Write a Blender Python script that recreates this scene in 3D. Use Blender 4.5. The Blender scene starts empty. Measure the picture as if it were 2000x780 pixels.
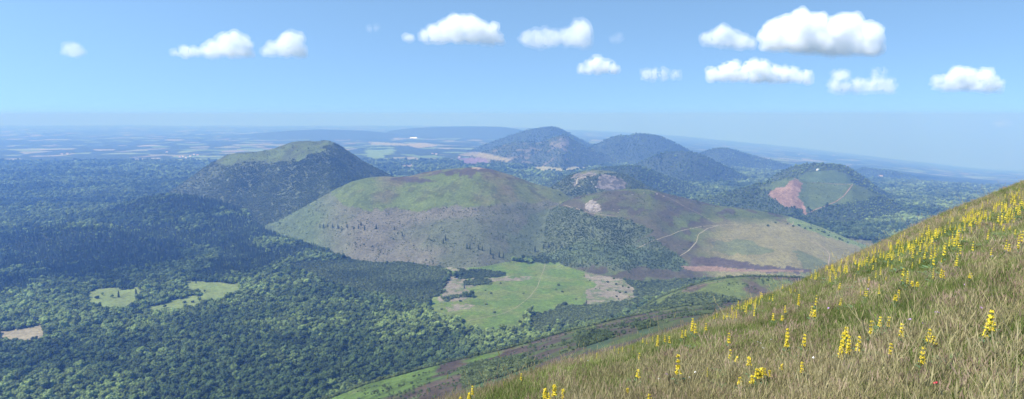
import bpy, bmesh, math, random
import numpy as np
from mathutils import Vector

random.seed(7)
rng = np.random.default_rng(11)
scene = bpy.context.scene
COL = scene.collection
R = math.radians

# ------------------------------------------------------------------ camera
F = 1192.0
PITCH = math.atan(165.0 / F)
CP, SP = math.cos(PITCH), math.sin(PITCH)
cam_d = bpy.data.cameras.new('camera')
cam = bpy.data.objects.new('camera', cam_d)
COL.objects.link(cam)
cam_d.sensor_width = 36.0
cam_d.lens = 36.0 * F / 2000.0
cam_d.clip_start = 0.1
cam_d.clip_end = 200000
cam.rotation_euler = (math.pi / 2 - PITCH, 0, 0)
scene.camera = cam


def ray(px, py):
    """photo pixel -> (u = x/y, t = z/y)"""
    px = np.asarray(px, float); py = np.asarray(py, float)
    xc = (px - 1000) / F
    yc = -(py - 390) / F
    dy = CP + yc * SP
    return xc / dy, (-SP + yc * CP) / dy


def proj(x, y, z):
    d = y * CP - z * SP
    d = np.maximum(d, 1e-3)
    return 1000 + F * x / d, 390 - F * (y * SP + z * CP) / d


# ------------------------------------------------------------------ noise
def _hash(ix, iy, s):
    h = (ix.astype(np.int64) * 374761393 + iy.astype(np.int64) * 668265263 + s * 1442695041) & 0x7fffffff
    h = ((h ^ (h >> 13)) * 1274126177) & 0x7fffffff
    return ((h ^ (h >> 16)) & 0xffff) / 65535.0


def vnoise(x, y, s=0):
    ix = np.floor(x); iy = np.floor(y)
    fx = x - ix; fy = y - iy
    fx = fx * fx * (3 - 2 * fx); fy = fy * fy * (3 - 2 * fy)
    a = _hash(ix, iy, s); b = _hash(ix + 1, iy, s)
    c = _hash(ix, iy + 1, s); d = _hash(ix + 1, iy + 1, s)
    return (a + (b - a) * fx) * (1 - fy) + (c + (d - c) * fx) * fy


def fbm(x, y, scale, octv=4, s=0):
    x = x / scale; y = y / scale
    t = 0; a = 1; n = 0
    for o in range(octv):
        t = t + a * vnoise(x + 17.3 * o, y - 9.1 * o, s + o)
        n += a; a *= 0.5; x = x * 2.03; y = y * 2.03
    return t / n  # 0..1


def sstep(a, b, x):
    t = np.clip((x - a) / (b - a), 0, 1)
    return t * t * (3 - 2 * t)


def inpoly(px, py, poly):
    px = np.asarray(px); py = np.asarray(py)
    r = np.zeros(px.shape, bool)
    n = len(poly)
    for i in range(n):
        x1, y1 = poly[i]; x2, y2 = poly[(i + 1) % n]
        if y1 == y2:
            continue
        c = ((y1 > py) != (y2 > py)) & (px < (x2 - x1) * (py - y1) / (y2 - y1) + x1)
        r ^= c
    return r


# ------------------------------------------------------------------ terrain
UT = np.linspace(-1.8, 1.8, 7201)


def gsmooth(a, sig):
    if sig <= 0:
        return a
    k = np.arange(-int(3 * sig), int(3 * sig) + 1)
    w = np.exp(-0.5 * (k / sig) ** 2); w /= w.sum()
    return np.convolve(np.pad(a, len(k) // 2, mode='edge'), w, mode='valid')


class Ridge:
    def __init__(self, name, pts, D, sf=.42, sb=.42, w=60, smooth=7, rough=1.0, ext=.5):
        self.name = name
        P = np.array(pts, float)
        D = np.full(len(P), float(D)) if np.isscalar(D) else np.array(D, float)
        u, t = ray(P[:, 0], P[:, 1])
        z = t * D
        self.D = gsmooth(np.interp(UT, u, D), 12)
        Z = np.interp(UT, u, z)
        lo = UT < u[0]; hi = UT > u[-1]
        Z[lo] -= ext * (u[0] - UT[lo]) * D[0]
        Z[hi] -= ext * (UT[hi] - u[-1]) * D[-1]
        self.Z = gsmooth(Z, smooth)
        self.sf = gsmooth(np.interp(UT, u, np.full(len(P), sf) if np.isscalar(sf) else np.array(sf)), 40)
        self.sb, self.w, self.rough = sb, w, rough

    def h(self, u, x, y, gul, crest):
        Z = np.interp(u, UT, self.Z); D = np.interp(u, UT, self.D)
        sf = np.interp(u, UT, self.sf)
        d = y - D
        g = np.sqrt(d * d + self.w ** 2) - self.w
        s = np.where(d < 0, sf, self.sb)
        return Z - s * g + self.rough * (gul * 26 * np.minimum(1, np.abs(d) / 260) + crest * 3)


CRA = [(-200, 1040), (0, 985), (300, 885), (500, 825), (648, 780), (720, 752), (800, 731), (895, 706), (990, 684), (1040, 670), (1100, 652),
       (1200, 627), (1330, 600), (1420, 592), (1500, 587), (1700, 580), (2000, 575)]
RID = [
    Ridge('mountain', [(900, 300), (930, 290), (960, 278), (1000, 264), (1030, 254), (1060, 249), (1082, 247), (1100, 254), (1125, 268), (1160, 285), (1200, 300)], 8200, .45, .45, 90),
    Ridge('mountain', [(905, 312), (930, 303), (950, 295), (985, 283), (1010, 277), (1030, 278), (1050, 280), (1080, 270), (1092, 264), (1102, 263), (1115, 271), (1140, 284), (1165, 296), (1200, 310), (1240, 322)], 6500, .36, .4, 50),
    Ridge('mountain', [(1110, 308), (1140, 295), (1165, 283), (1190, 271), (1210, 265), (1222, 267), (1245, 262), (1265, 263), (1290, 267), (1310, 276), (1340, 292), (1365, 305), (1400, 318)], 7000, .45, .45, 90),
    Ridge('mountain', [(1180, 355), (1200, 345), (1230, 328), (1270, 310), (1290, 302), (1320, 298), (1345, 298), (1370, 304), (1400, 318), (1440, 338), (1480, 355)], 5100, .42, .42, 80),
    Ridge('mountain', [(1300, 325), (1340, 310), (1375, 297), (1405, 289), (1430, 293), (1470, 305), (1520, 318), (1560, 330), (1620, 345), (1700, 362)], 7400, .4, .4, 90),
    Ridge('hill', [(1060, 362), (1080, 352), (1130, 338), (1170, 330), (1215, 326), (1245, 326), (1260, 330), (1300, 345), (1350, 362), (1400, 377), (1470, 392)], 4000, .35, .4, 80),
    Ridge('hill', [(1065, 375), (1080, 364), (1100, 351), (1120, 341), (1145, 334), (1165, 332), (1200, 336), (1230, 345), (1255, 360), (1290, 376)], 3050, .42, .45, 45),
    Ridge('ridge', [(1060, 425), (1100, 396), (1130, 384), (1180, 375), (1230, 370), (1270, 371), (1320, 383), (1400, 402), (1480, 412), (1540, 424), (1600, 444), (1680, 478), (1720, 492), (1760, 505), (1850, 530)],
          [2350, 2350, 2350, 2330, 2330, 2330, 2320, 2300, 2280, 2260, 2200, 2100, 2080, 2080, 2080],
          [.36, .36, .36, .36, .36, .36, .34, .28, .22, .18, .15, .13, .13, .13, .13], .34, 55),
    Ridge('hill', [(500, 455), (545, 432), (580, 412), (620, 390), (655, 370), (685, 356), (715, 348), (745, 345), (775, 346), (800, 344), (830, 337), (870, 331), (910, 328), (935, 327), (960, 331), (1000, 343), (1040, 358), (1080, 368), (1105, 379), (1130, 393), (1180, 422)], 2560, .42, .42, 55),
    Ridge('hill', [(280, 405), (310, 388), (340, 370), (380, 342), (420, 315), (445, 302), (470, 298), (500, 297), (530, 292), (555, 283), (575, 277), (600, 275), (620, 277), (640, 274), (655, 280), (680, 297), (710, 316), (740, 332), (770, 347), (800, 362), (850, 387)], 3350, .42, .42, 45, 5),
    Ridge('hill', [(100, 448), (150, 434), (200, 419), (240, 404), (280, 392), (320, 385), (360, 384), (400, 392), (450, 404), (500, 424)], 2750, .3, .35, 60),
    Ridge('hill', [(-60, 490), (0, 475), (60, 460), (100, 449), (150, 442), (200, 446), (260, 456), (320, 468), (400, 486)], 2250, .3, .35, 60),
    Ridge('hill', [(1460, 385), (1480, 373), (1510, 346), (1540, 330), (1565, 323), (1600, 321), (1635, 323), (1655, 328), (1680, 343), (1710, 365), (1740, 385), (1780, 407), (1820, 430), (1860, 450)], 3750, .42, .42, 60),
    Ridge('hill', [(1340, 400), (1370, 390), (1420, 378), (1460, 366), (1500, 358), (1530, 350), (1550, 347), (1580, 356), (1640, 358), (1665, 358), (1700, 372), (1740, 392), (1780, 415), (1810, 432), (1850, 458), (1900, 490)], 3000, .40, .40, 25, 4),
    Ridge('mountain', [(760, 256), (800, 251), (850, 248), (920, 247), (980, 248), (1010, 252), (1050, 262)], 15000, .2, .2, 200),
    Ridge('mountain', [(470, 263), (560, 256), (620, 253), (700, 255), (800, 263)], 14000, .2, .2, 200),
    Ridge('mountain', [(1640, 338), (1690, 329), (1746, 335), (1790, 348), (1850, 360), (1920, 378)], 7500, .3, .3, 120),
    Ridge('shoulder', CRA, [600, 640, 690, 720, 750, 760, 765, 775, 790, 800, 815, 850, 900, 930, 950, 980, 1000], -.30, .62, 12, 6, .35, 0),
    Ridge('shoulder', [(1210, 640), (1250, 606), (1290, 583), (1333, 566), (1380, 552), (1420, 545), (1470, 542), (1560, 545), (1640, 560), (1760, 590)], 1150, .15, .5, 25, 6, .5, 1.6),
]
NAMES = [r.name for r in RID]
I_TRIO = 7; I_SUCHET = 8; I_COME = 9; I_L1 = 10; I_L2 = 11; I_PB = 12; I_PF = 13; I_A = 17; I_B = 18; I_CL = 6; I_M2 = 1

YMAX = 34000.0
_hu, _ht = ray([-400, 0, 600, 1000, 1300, 1500, 1700, 1900, 2300], [246, 245, 246, 247, 262, 282, 304, 330, 350])
HT = gsmooth(np.interp(UT, _hu, _ht), 120)


def terrain(x, y, want_id=False):
    x = np.asarray(x, float); y = np.asarray(y, float)
    u = x / y
    und = (fbm(x, y, 700, 4, 3) - .5) * 46 * sstep(900, 1500, y) * (0.35 + 0.65 * sstep(-.05, -.25, u))
    mead = 1 - sstep(150, 420, np.hypot(x - 60, (y - 1650) * .9))
    und = und * (1 - mead)
    far = np.clip((y - 3000) / (YMAX - 3000), 0, 1.2)
    zfar = np.interp(u, UT, HT) * YMAX
    b = -480 + (zfar + 480) * far + und + (fbm(x, y, 2600, 3, 8) - .5) * 90 * sstep(4500, 9000, y)
    gul = fbm(x, y, 210, 4, 21) - .5
    crest = fbm(x, y, 60, 3, 31) - .5
    best = b.copy(); idx = np.full(b.shape, -1)
    h = b
    for i, r in enumerate(RID):
        a = r.h(u, x, y, gul, crest)
        m = a > best
        idx[m] = i; best = np.maximum(best, a)
        k = 8.0 if i in (I_A, I_B) else 26.0
        h = np.maximum(h, a) + np.maximum(k - np.abs(h - a), 0) ** 2 / (4 * k)
    # crater bowl of the red scarred cone and bowl on the dome behind
    bx, by = ray(1618, 361)[0] * 3090, 3090
    h = h - 42 * np.exp(-(((x - bx) / 95) ** 2 + ((y - by) / 55) ** 2))
    # quarry scar is cut into the flank
    if want_id:
        return h, idx
    return h


# foreground hillside
FP = [(300, 1075), (500, 985), (700, 890), (880, 800), (940, 782), (1020, 752), (1100, 725), (1180, 701), (1260, 677), (1340, 651), (1420, 617), (1500, 587),
      (1560, 561), (1620, 527), (1680, 500), (1740, 469), (1800, 443), (1860, 416), (1920, 392), (2000, 359), (2100, 318), (2300, 250)]
FD = [18, 19, 20, 22, 23, 25, 27, 29, 31, 34, 39, 46, 52, 60, 66, 73, 80, 86, 92, 100, 106, 115]
_fu, _ft = ray([p[0] for p in FP], [p[1] for p in FP])
FT = gsmooth(np.interp(UT, _fu, -_ft), 25)
FDC = gsmooth(np.interp(UT, _fu, FD), 40)
H0 = 3.0


def hillz(x, y):
    yy = np.maximum(y, .8)
    u = np.clip(x / yy, -1.7, 1.7)
    T = np.interp(u, UT, FT); D = np.interp(u, UT, FDC)
    far = yy > 1.6 * D
    q = (1 - yy / D) ** 2
    z = -yy * T - H0 * np.where(far, .36 + 1.2 * (yy / D - 1.6), q)
    z = z + (fbm(x, y, 7, 3, 51) - .5) * .55 * sstep(3, 9, yy) + (fbm(x, y, 1.3, 2, 61) - .5) * .16
    return z


# occlusion / ray casting tables over columns of u
NU = 1200
UG = np.linspace(-1.05, 1.05, NU)
YG = np.concatenate([np.arange(300, 5200, 6.0), np.arange(5200, 9500, 25.0), np.geomspace(9500, YMAX, 120)])
_U, _Y = np.meshgrid(UG, YG, indexing='ij')
TG = terrain(_U * _Y, _Y) / _Y
CM = np.maximum.accumulate(TG, axis=1)
YH = np.concatenate([np.linspace(2.5, 60, 240), np.linspace(60.5, 180, 160)])
_U2, _Y2 = np.meshgrid(UG, YH, indexing='ij')
TH = hillz(_U2 * _Y2, _Y2) / _Y2
CH = np.maximum.accumulate(TH, axis=1)
HMAX = CH[:, -1]
del _U, _Y, _U2, _Y2


def ucol(u):
    return np.clip(np.round((np.asarray(u) - UG[0]) / (UG[1] - UG[0])).astype(int), 0, NU - 1)


def cast(px, py, hill=False):
    """photo pixel -> world point on the ground seen there"""
    u, t = ray(px, py)
    i = int(ucol(u))
    C, Y = (CH, YH) if hill else (CM, YG)
    k = int(np.searchsorted(C[i], t))
    if k >= len(Y):
        return None
    if k > 0 and C[i][k] > C[i][k - 1]:
        f = (t - C[i][k - 1]) / (C[i][k] - C[i][k - 1])
        y = Y[k - 1] + f * (Y[k] - Y[k - 1])
    else:
        y = Y[k]
    x = u * y
    z = float(hillz(np.array([x]), np.array([y]))[0]) if hill else float(terrain(np.array([x]), np.array([y]))[0])
    return float(x), float(y), z


def visible(x, y, ztop):
    u = x / y
    i = ucol(u)
    k = np.clip(np.searchsorted(YG, y - 12) - 1, 0, len(YG) - 1)
    return (ztop / y > CM[i, k]) & (ztop / y > HMAX[i]) & (np.abs(u) < .98)


# ------------------------------------------------------------------ land cover
MEADOW = [(862, 513), (900, 512), (1030, 513), (1180, 512), (1200, 521), (1215, 538), (1225, 552), (1245, 570), (1235, 580), (1200, 588), (1150, 594), (1100, 600), (1070, 605), (1030, 612), (1028, 630), (1000, 640), (955, 646), (920, 638), (895, 625), (860, 615), (843, 600), (840, 588), (855, 580), (870, 565), (876, 548), (880, 530)]
ISL = [[(886, 528), (900, 525), (985, 532), (988, 538), (940, 543), (890, 543)],
       [(907, 549), (935, 544), (968, 553), (940, 558), (912, 560)],
       [(862, 584), (890, 573), (925, 570), (927, 582), (900, 581), (868, 587)]]
TANM = [[(862, 512), (905, 512), (912, 530), (905, 545), (940, 545), (1000, 540), (1040, 540), (1020, 545), (960, 552), (912, 566), (930, 578), (900, 590), (855, 590), (880, 530)],
        [(1130, 513), (1180, 512), (1200, 521), (1225, 552), (1245, 570), (1235, 580), (1200, 588), (1140, 594), (1150, 570), (1165, 556), (1145, 545), (1140, 530)],
        [(870, 598), (930, 596), (930, 606), (875, 610)]]
CLR = [[(170, 575), (190, 565), (270, 562), (277, 572), (262, 590), (240, 598), (200, 592), (172, 585)],
       [(360, 552), (395, 549), (465, 556), (468, 563), (440, 576), (400, 588), (350, 600), (290, 606), (288, 599), (340, 585), (392, 578), (405, 570), (368, 563)]]
CLRT = [[(0, 648), (50, 640), (80, 633), (88, 655), (60, 662), (0, 657)]]
CONZ = [(-400, 480), (0, 470), (60, 445), (150, 435), (260, 440), (210, 415), (330, 378), (430, 385), (540, 412), (600, 432), (680, 450), (760, 468), (870, 480), (950, 488), (940, 504), (850, 506), (760, 500), (700, 494), (640, 482), (600, 492), (560, 512), (500, 530), (440, 545), (350, 552), (300, 560), (200, 562), (100, 572), (0, 590), (-400, 600)]
LIGHTP = [[(345, 492), (400, 483), (440, 492), (425, 508), (365, 510)], [(120, 452), (200, 422), (330, 415), (430, 408), (470, 420), (360, 432), (260, 440), (180, 450)],
          [(490, 470), (600, 463), (660, 470), (600, 482), (500, 488)]]
SUCL_X = [520, 600, 655, 670, 715, 760, 830, 900, 960, 1010, 1070, 1110, 1140]
SUCL_Y = [300, 300, 388, 400, 409, 406, 405, 399, 401, 396, 392, 393, 380]
COML_X = [400, 425, 450, 480, 520, 570, 600, 625, 645, 660]
COML_Y = [300, 320, 327, 318, 318, 318, 305, 295, 280, 270]
SCAR = [(1497, 380), (1515, 369), (1535, 366), (1540, 352), (1549, 347), (1565, 358), (1562, 372), (1558, 385), (1570, 398), (1573, 417), (1567, 410), (1550, 405), (1530, 404), (1522, 392), (1505, 388)]
PGRASS = [(1478, 366), (1510, 354), (1550, 344), (1580, 352), (1670, 354), (1712, 382), (1700, 392), (1640, 396), (1600, 405), (1575, 416), (1560, 400), (1535, 372), (1500, 372)]
WEDGE = [(1085, 402), (1130, 416), (1170, 424), (1220, 428), (1270, 448), (1290, 462), (1240, 487), (1290, 470), (1325, 500), (1340, 524), (1200, 522), (1000, 515), (1000, 480), (1040, 430)]
DARKH = [[(765, 348), (800, 346), (840, 350), (855, 353), (800, 357), (770, 354)], [(900, 332), (935, 326), (950, 332), (910, 340), (895, 346), (890, 340)], [(862, 336), (900, 330), (890, 336), (868, 342)]]
FIELDS = [([(1025, 327), (1060, 325), (1100, 330), (1140, 325), (1142, 333), (1100, 338), (1050, 336)], (.30, .28, .15)),
          ([(905, 300), (935, 297), (1000, 312), (985, 316), (930, 306), (898, 305)], (.24, .21, .13)),
          ([(715, 288), (770, 287), (772, 296), (738, 312), (712, 305)], (.17, .24, .08)),
          ([(785, 281), (830, 279), (860, 284), (815, 290)], (.32, .27, .15)),
          ([(720, 277), (800, 281), (790, 285), (722, 283)], (.30, .27, .14)),
          ([(780, 324), (808, 320), (812, 328), (786, 330)], (.30, .24, .17)),
          ([(795, 309), (822, 309), (820, 314), (797, 314)], (.33, .27, .17)),
          ([(890, 308), (950, 310), (960, 322), (905, 324)], (.17, .12, .17)),
          ([(1600, 338), (1640, 335), (1655, 347), (1615, 352), (1575, 352), (1570, 343)], None)]
CONE_SET = (I_L1, I_L2)

C_BROAD, C_CONIF, C_SCRUB, C_SLOPE, C_GRASS, C_FAR = 1, 2, 3, 4, 0, 5


def cover(x, y, z, idx):
    """returns colour, vegetation class, vegetation amount 0..1 of the terrain at a point"""
    px, py = proj(x, y, z)
    n1 = fbm(x, y, 160, 4, 71); n2 = fbm(x, y, 45, 4, 81); n3 = fbm(x, y, 14, 3, 91)
    wx = px + (n2 - .5) * 26; wy = py + ((n3 - .5) * 8 + (n2 - .5) * 12) * np.minimum(1, 2200 / np.maximum(y, 1))
    col = np.empty(x.shape + (3,)); col[:] = (.030, .042, .020)
    cls = np.full(x.shape, C_BROAD); amt = np.ones(x.shape)

    def put(m, c, k=None, a=None):
        col[m] = c
        if k is not None:
            cls[m] = k
        if a is not None:
            amt[m] = a

    def mixc(m, w, c0, c1):
        w = np.clip(w, 0, 1)[..., None]
        col[m] = (np.array(c0) * (1 - w) + np.array(c1) * w)[m]

    base = idx < 0
    # conifers
    con = inpoly(wx, wy, CONZ) & (base | np.isin(idx, (I_L1, I_L2, I_COME, I_SUCHET))) & (fbm(x, y, 130, 3, 101) > .36)
    for p in LIGHTP:
        con &= ~inpoly(wx, wy, p)
    put(con, (.018, .028, .018), C_CONIF)
    # far plain
    far = base & (y > 6600)
    put(far, (.035, .052, .03), C_FAR)
    # dark wooded slopes
    for i in (0, 2, 3, 4, 5, 14, 15, 16):
        put(idx == i, (.044, .060, .042), C_SLOPE, 1)
    m = idx == I_M2
    put(m, (.05, .062, .035), C_SLOPE, .75)
    w = sstep(.5, .62, n1 * .6 + n2 * .4) * (px < 1110)
    mixc(m & (w > .2), w, (.05, .062, .035), (.13, .115, .08)); amt[m & (w > .3)] = .15
    # Come-like cone
    m = idx == I_COME
    put(m, (.072, .088, .052), C_SCRUB, .85)
    line = np.interp(wx, COML_X, COML_Y, left=0, right=0)
    g = m & (wy < line) & (wx > 425) & (y < 3420)
    mixc(g, sstep(.35, .65, n2), (.095, .125, .045), (.07, .085, .042)); cls[g] = C_GRASS; amt[g] = .25
    # Suchet-like hill
    m = idx == I_SUCHET
    mixc(m, sstep(.3, .7, n1), (.112, .105, .078), (.078, .088, .052)); cls[m] = C_SCRUB; amt[m] = .55
    m2 = m & (fbm(x, y, 120, 3, 111) > .58)
    amt[m2] = .9
    line = np.interp(wx, SUCL_X, SUCL_Y, left=0, right=0)
    g = m & (wy + (n1 - .5) * 26 < line)
    mixc(g, sstep(.42, .66, n1) * .75 + .25 * sstep(.5, .7, n2) + sstep(880, 1000, px) * .25 - sstep(760, 690, px) * .4, (.105, .136, .040), (.135, .118, .065)); cls[g] = C_GRASS; amt[g] = .06
    mo = g & (n3 * .5 + n2 * .5 > .56); col[mo] *= .72
    d = m & inpoly(wx, wy, [(640, 380), (720, 400), (1000, 395), (1000, 415), (700, 425)]) & ~g
    amt[d] = .85
    for p in DARKH:
        put(m & inpoly(wx, wy, p), (.065, .055, .045), C_GRASS, 0)
    put(m & (n2 > .60) & g & (wy < 352) & (wx > 780), (.08, .066, .05), C_GRASS, 0)
    put(m & g & (np.abs(px - 935) < 14) & (wy < 331), (.28, .22, .15), C_GRASS, 0)
    lw = sstep(690, 585, wx + (n1 - .5) * 120); q = m & ~g & (lw > 0); mixw = lw[..., None]; col[q] = (col * (1 - mixw) + np.array((.075, .10, .048)) * mixw)[q]; amt[q] = .7
    # long ridge with the tan pasture
    m = idx == I_TRIO
    mixc(m, sstep(.38, .66, n1), (.088, .108, .036), (.082, .074, .046)); cls[m] = C_GRASS; amt[m] = .28
    q = m & (n2 > .57); col[q] = (.070, .062, .042)
    tan = sstep(1340, 1440, px) * sstep(418, 440, py + (n1 - .5) * 30)
    t2 = m & (tan > .05)
    tt = tan[..., None]
    tc = np.where((n1 > .60)[..., None], np.array((.135, .150, .07)), np.array((.200, .182, .090)))
    col[t2] = (col * (1 - tt) + tc * tt)[t2]; amt[t2] = .012
    
    strip = base & inpoly(px, wy, [(1240, 487), (1420, 437), (1700, 470), (1760, 560), (1560, 534), (1420, 532), (1330, 528), (1325, 505)])
    mixc(strip, sstep(.4, .6, n1), (.175, .165, .09), (.085, .10, .045)); cls[strip] = C_GRASS; amt[strip] = .03
    put((m | strip | ((idx == I_SUCHET) & (cls == C_SCRUB))) & inpoly(wx + (n1 - .5) * 90, wy + (n1 - .5) * 50, WEDGE), (.075, .092, .048), C_SCRUB, .8)
    put((m | strip | base) & inpoly(wx, wy, [(1150, 470), (1320, 492), (1348, 520), (1326, 532), (1180, 512), (1050, 512), (1060, 495)]), (.065, .09, .042), C_SCRUB, .85)
    dk = (m | strip) & inpoly(wx, wy, [(1350, 505), (1380, 500), (1440, 510), (1500, 520), (1580, 524), (1580, 532), (1480, 530), (1350, 520)])
    put(dk, (.085, .068, .06), C_GRASS, 0)
    sc = (m | strip | base) & inpoly(px, py, [(1328, 521), (1345, 519), (1400, 521), (1440, 526), (1500, 527), (1570, 528), (1570, 531), (1500, 531), (1430, 531), (1350, 529)])
    put(sc, (.22, .15, .11), C_GRASS, 0)
    edge = (m & inpoly(wx, wy, [(1540, 424), (1560, 428), (1690, 478), (1690, 486), (1600, 458), (1540, 436)]))
    put(edge, (.16, .21, .075), C_GRASS, .15)
    wsc = base & inpoly(wx, wy, [(1040, 500), (1300, 500), (1335, 522), (1440, 534), (1580, 533), (1580, 548), (1440, 545), (1340, 566), (1260, 590), (1180, 625), (1040, 655)])
    put(wsc, (.05, .075, .035), C_SCRUB, .95)
    lft = base & inpoly(wx, wy, [(560, 520), (700, 500), (860, 508), (876, 545), (860, 580), (830, 600), (650, 560)])
    put(lft, (.055, .08, .04), C_SCRUB, 1.0)
    # rocky knoll
    m = idx == I_CL
    put(m, (.075, .09, .05), C_SCRUB, .55)
    rk = m & inpoly(wx, wy, [(1158, 356), (1175, 340), (1200, 344), (1225, 358), (1222, 372), (1190, 374), (1165, 370)])
    mixc(rk, sstep(.45, .6, n3), (.085, .08, .065), (.19, .17, .16)); cls[rk] = C_GRASS; amt[rk] = 0
    rk = m & inpoly(wx, wy, [(1118, 350), (1128, 340), (1160, 336), (1160, 342), (1132, 350), (1126, 366), (1118, 364)])
    mixc(rk, sstep(.4, .6, n3), (.09, .09, .06), (.18, .16, .14)); cls[rk] = C_GRASS; amt[rk] = 0
    put(m & (wy < 340) & ~rk, (.115, .13, .055), C_GRASS, .1)
    m = idx == I_TRIO
    rk = m & inpoly(wx, wy, [(1148, 398), (1160, 391), (1172, 400), (1176, 412), (1160, 418), (1150, 412)])
    mixc(rk, sstep(.35, .65, n3), (.12, .11, .08), (.27, .24, .22)); cls[rk] = C_GRASS; amt[rk] = 0
    # crater hills on the right
    m = idx == I_PB
    put(m, (.055, .072, .042), C_SLOPE, .9)
    put(m & inpoly(wx, wy, [(1560, 345), (1585, 335), (1640, 335), (1668, 347), (1660, 360), (1570, 360)]), (.08, .115, .042), C_GRASS, .15)
    m = idx == I_PF
    put(m, (.05, .068, .038), C_SLOPE, .9)
    put(m & inpoly(wx, wy, PGRASS), (.088, .118, .045), C_GRASS, .12)
    put(m & (y > 3012) & (wx > 1560) & (wx < 1710), (.055, .068, .038), C_GRASS, .35)
    s = m & inpoly(wx, wy, SCAR)
    mixc(s, sstep(.3, .7, n3), (.19, .120, .088), (.27, .180, .135)); cls[s] = C_GRASS; amt[s] = 0
    s = m & inpoly(px, py, [(1565, 398), (1573, 404), (1575, 421), (1569, 417)])
    put(s, (.33, .2, .15), C_GRASS, 0)
    # clearings
    md = base & (inpoly(wx, wy, MEADOW) | (inpoly(wx, wy - 7, MEADOW) & (px < 1030)))
    mixc(md, sstep(.42, .62, n2), (.105, .162, .032), (.135, .170, .045)); cls[md] = C_GRASS; amt[md] = 0
    for p in TANM:
        q = md & inpoly(wx, wy, p)
        mixc(q, sstep(.3, .55, n3), (.125, .15, .065), (.225, .195, .145))
    for p in ISL:
        put(md & inpoly(wx, wy, p), (.05, .07, .035), C_SCRUB, 1.0)
    for p in CLR:
        q = (inpoly(px, wy, p) | inpoly(px, wy - 4, p) | inpoly(px, wy - 8, p)) & (idx < 0)
        mixc(q, n2, (.15, .205, .06), (.18, .21, .075)); cls[q] = C_GRASS; amt[q] = 0
    for p in CLRT:
        put(inpoly(px, wy, p) | inpoly(px, wy - 8, p), (.27, .235, .15), C_GRASS, 0)
    put(base & inpoly(wx, wy, [(310, 446), (372, 444), (374, 448), (314, 451)]), (.2, .22, .1), C_GRASS, 0)
    for p, c in FIELDS:
        if c is not None:
            put((y > 4300) & inpoly(wx, wy, p), c, C_GRASS, 0)
    # near shoulders
    m = idx == I_A
    D = np.interp(x / y, UT, RID[I_A].D)
    fr = m & (y < D + 6)
    hw = sstep(.42, .60, fbm(x, y, 42, 4, 121) + .10 * sstep(780, 900, px) - .06 * sstep(1000, 1100, px) - .25 * sstep(D - 90, D - 20, y) * sstep(900, 820, px) - .12 * sstep(D - 40, D, y))
    mixc(fr, hw, (.095, .150, .030), (.092, .068, .050)); cls[fr] = C_GRASS; amt[fr] = .22
    mo = fr & (n3 * .5 + n2 * .5 > .55); col[mo] *= .68
    q = fr & (px > 1030)
    mixc(q, sstep(.38, .62, fbm(x, y, 30, 4, 131)), (.072, .095, .030), (.078, .060, .048)); amt[q] = .22
    cl = fr & inpoly(wx, wy, [(898, 725), (930, 712), (965, 705), (1010, 700), (1045, 705), (1045, 735), (1000, 760), (930, 765), (905, 750)])
    put(cl, (.05, .08, .03), C_SCRUB, 1.0)
    cl = fr & inpoly(wx, wy, [(1120, 655), (1180, 645), (1195, 658), (1170, 680), (1130, 678)]) 
    put(cl, (.05, .075, .035), C_SCRUB, .85)
    cl = fr & inpoly(wx, wy, [(1240, 640), (1275, 632), (1292, 640), (1262, 652), (1242, 648)])
    put(cl, (.05, .075, .035), C_SCRUB, .95)
    q = m & (y > D + 6)
    put(q, (.05, .08, .032), C_SCRUB, 1.0)
    m = idx == I_B
    D = np.interp(x / y, UT, RID[I_B].D)
    mixc(m, sstep(.45, .60, fbm(x, y, 50, 4, 141)), (.105, .135, .042), (.095, .075, .058)); cls[m] = C_GRASS; amt[m] = .12
    q = m & inpoly(wx, wy, [(1250, 600), (1330, 573), (1400, 575), (1440, 583), (1500, 588), (1330, 600), (1240, 625)])
    put(q, (.05, .08, .035), C_SCRUB, .9)
    q = m & (y > D + 10)
    put(q, (.05, .075, .035), C_SCRUB, .95)
    col[cls == C_GRASS] *= .82
    return col, cls, amt


# ------------------------------------------------------------------ node helpers
def new_mat(name):
    m = bpy.data.materials.new(name); m.use_nodes = True
    nt = m.node_tree; b = nt.nodes['Principled BSDF']
    b.inputs['Specular IOR Level'].default_value = .15
    b.inputs['Roughness'].default_value = .9
    return m, nt, b


def N(nt, t, **kw):
    n = nt.nodes.new(t)
    for k, v in kw.items():
        setattr(n, k, v)
    return n


def noise(nt, vec, scale, detail=4, rough=.6, w=None):
    n = N(nt, 'ShaderNodeTexNoise'); n.inputs['Scale'].default_value = scale
    n.inputs['Detail'].default_value = detail; n.inputs['Roughness'].default_value = rough
    nt.links.new(vec, n.inputs['Vector'])
    return n.outputs['Fac']


def maprange(nt, v, a, b, c, d):
    n = N(nt, 'ShaderNodeMapRange'); nt.links.new(v, n.inputs['Value'])
    for k, q in zip(('From Min', 'From Max', 'To Min', 'To Max'), (a, b, c, d)):
        n.inputs[k].default_value = q
    return n.outputs['Result']


def mth(nt, op, a, b):
    n = N(nt, 'ShaderNodeMath', operation=op)
    for i, v in enumerate((a, b)):
        if isinstance(v, (int, float)):
            n.inputs[i].default_value = v
        else:
            nt.links.new(v, n.inputs[i])
    return n.outputs[0]


def mixrgb(nt, fac, a, b, mode='MIX'):
    n = N(nt, 'ShaderNodeMix', data_type='RGBA', blend_type=mode)
    for s, v in ((n.inputs['Factor'], fac), (n.inputs['A'], a), (n.inputs['B'], b)):
        if isinstance(v, (int, float)):
            s.default_value = v
        elif isinstance(v, tuple):
            s.default_value = (*v, 1)
        else:
            nt.links.new(v, s)
    return n.outputs['Result']


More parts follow.
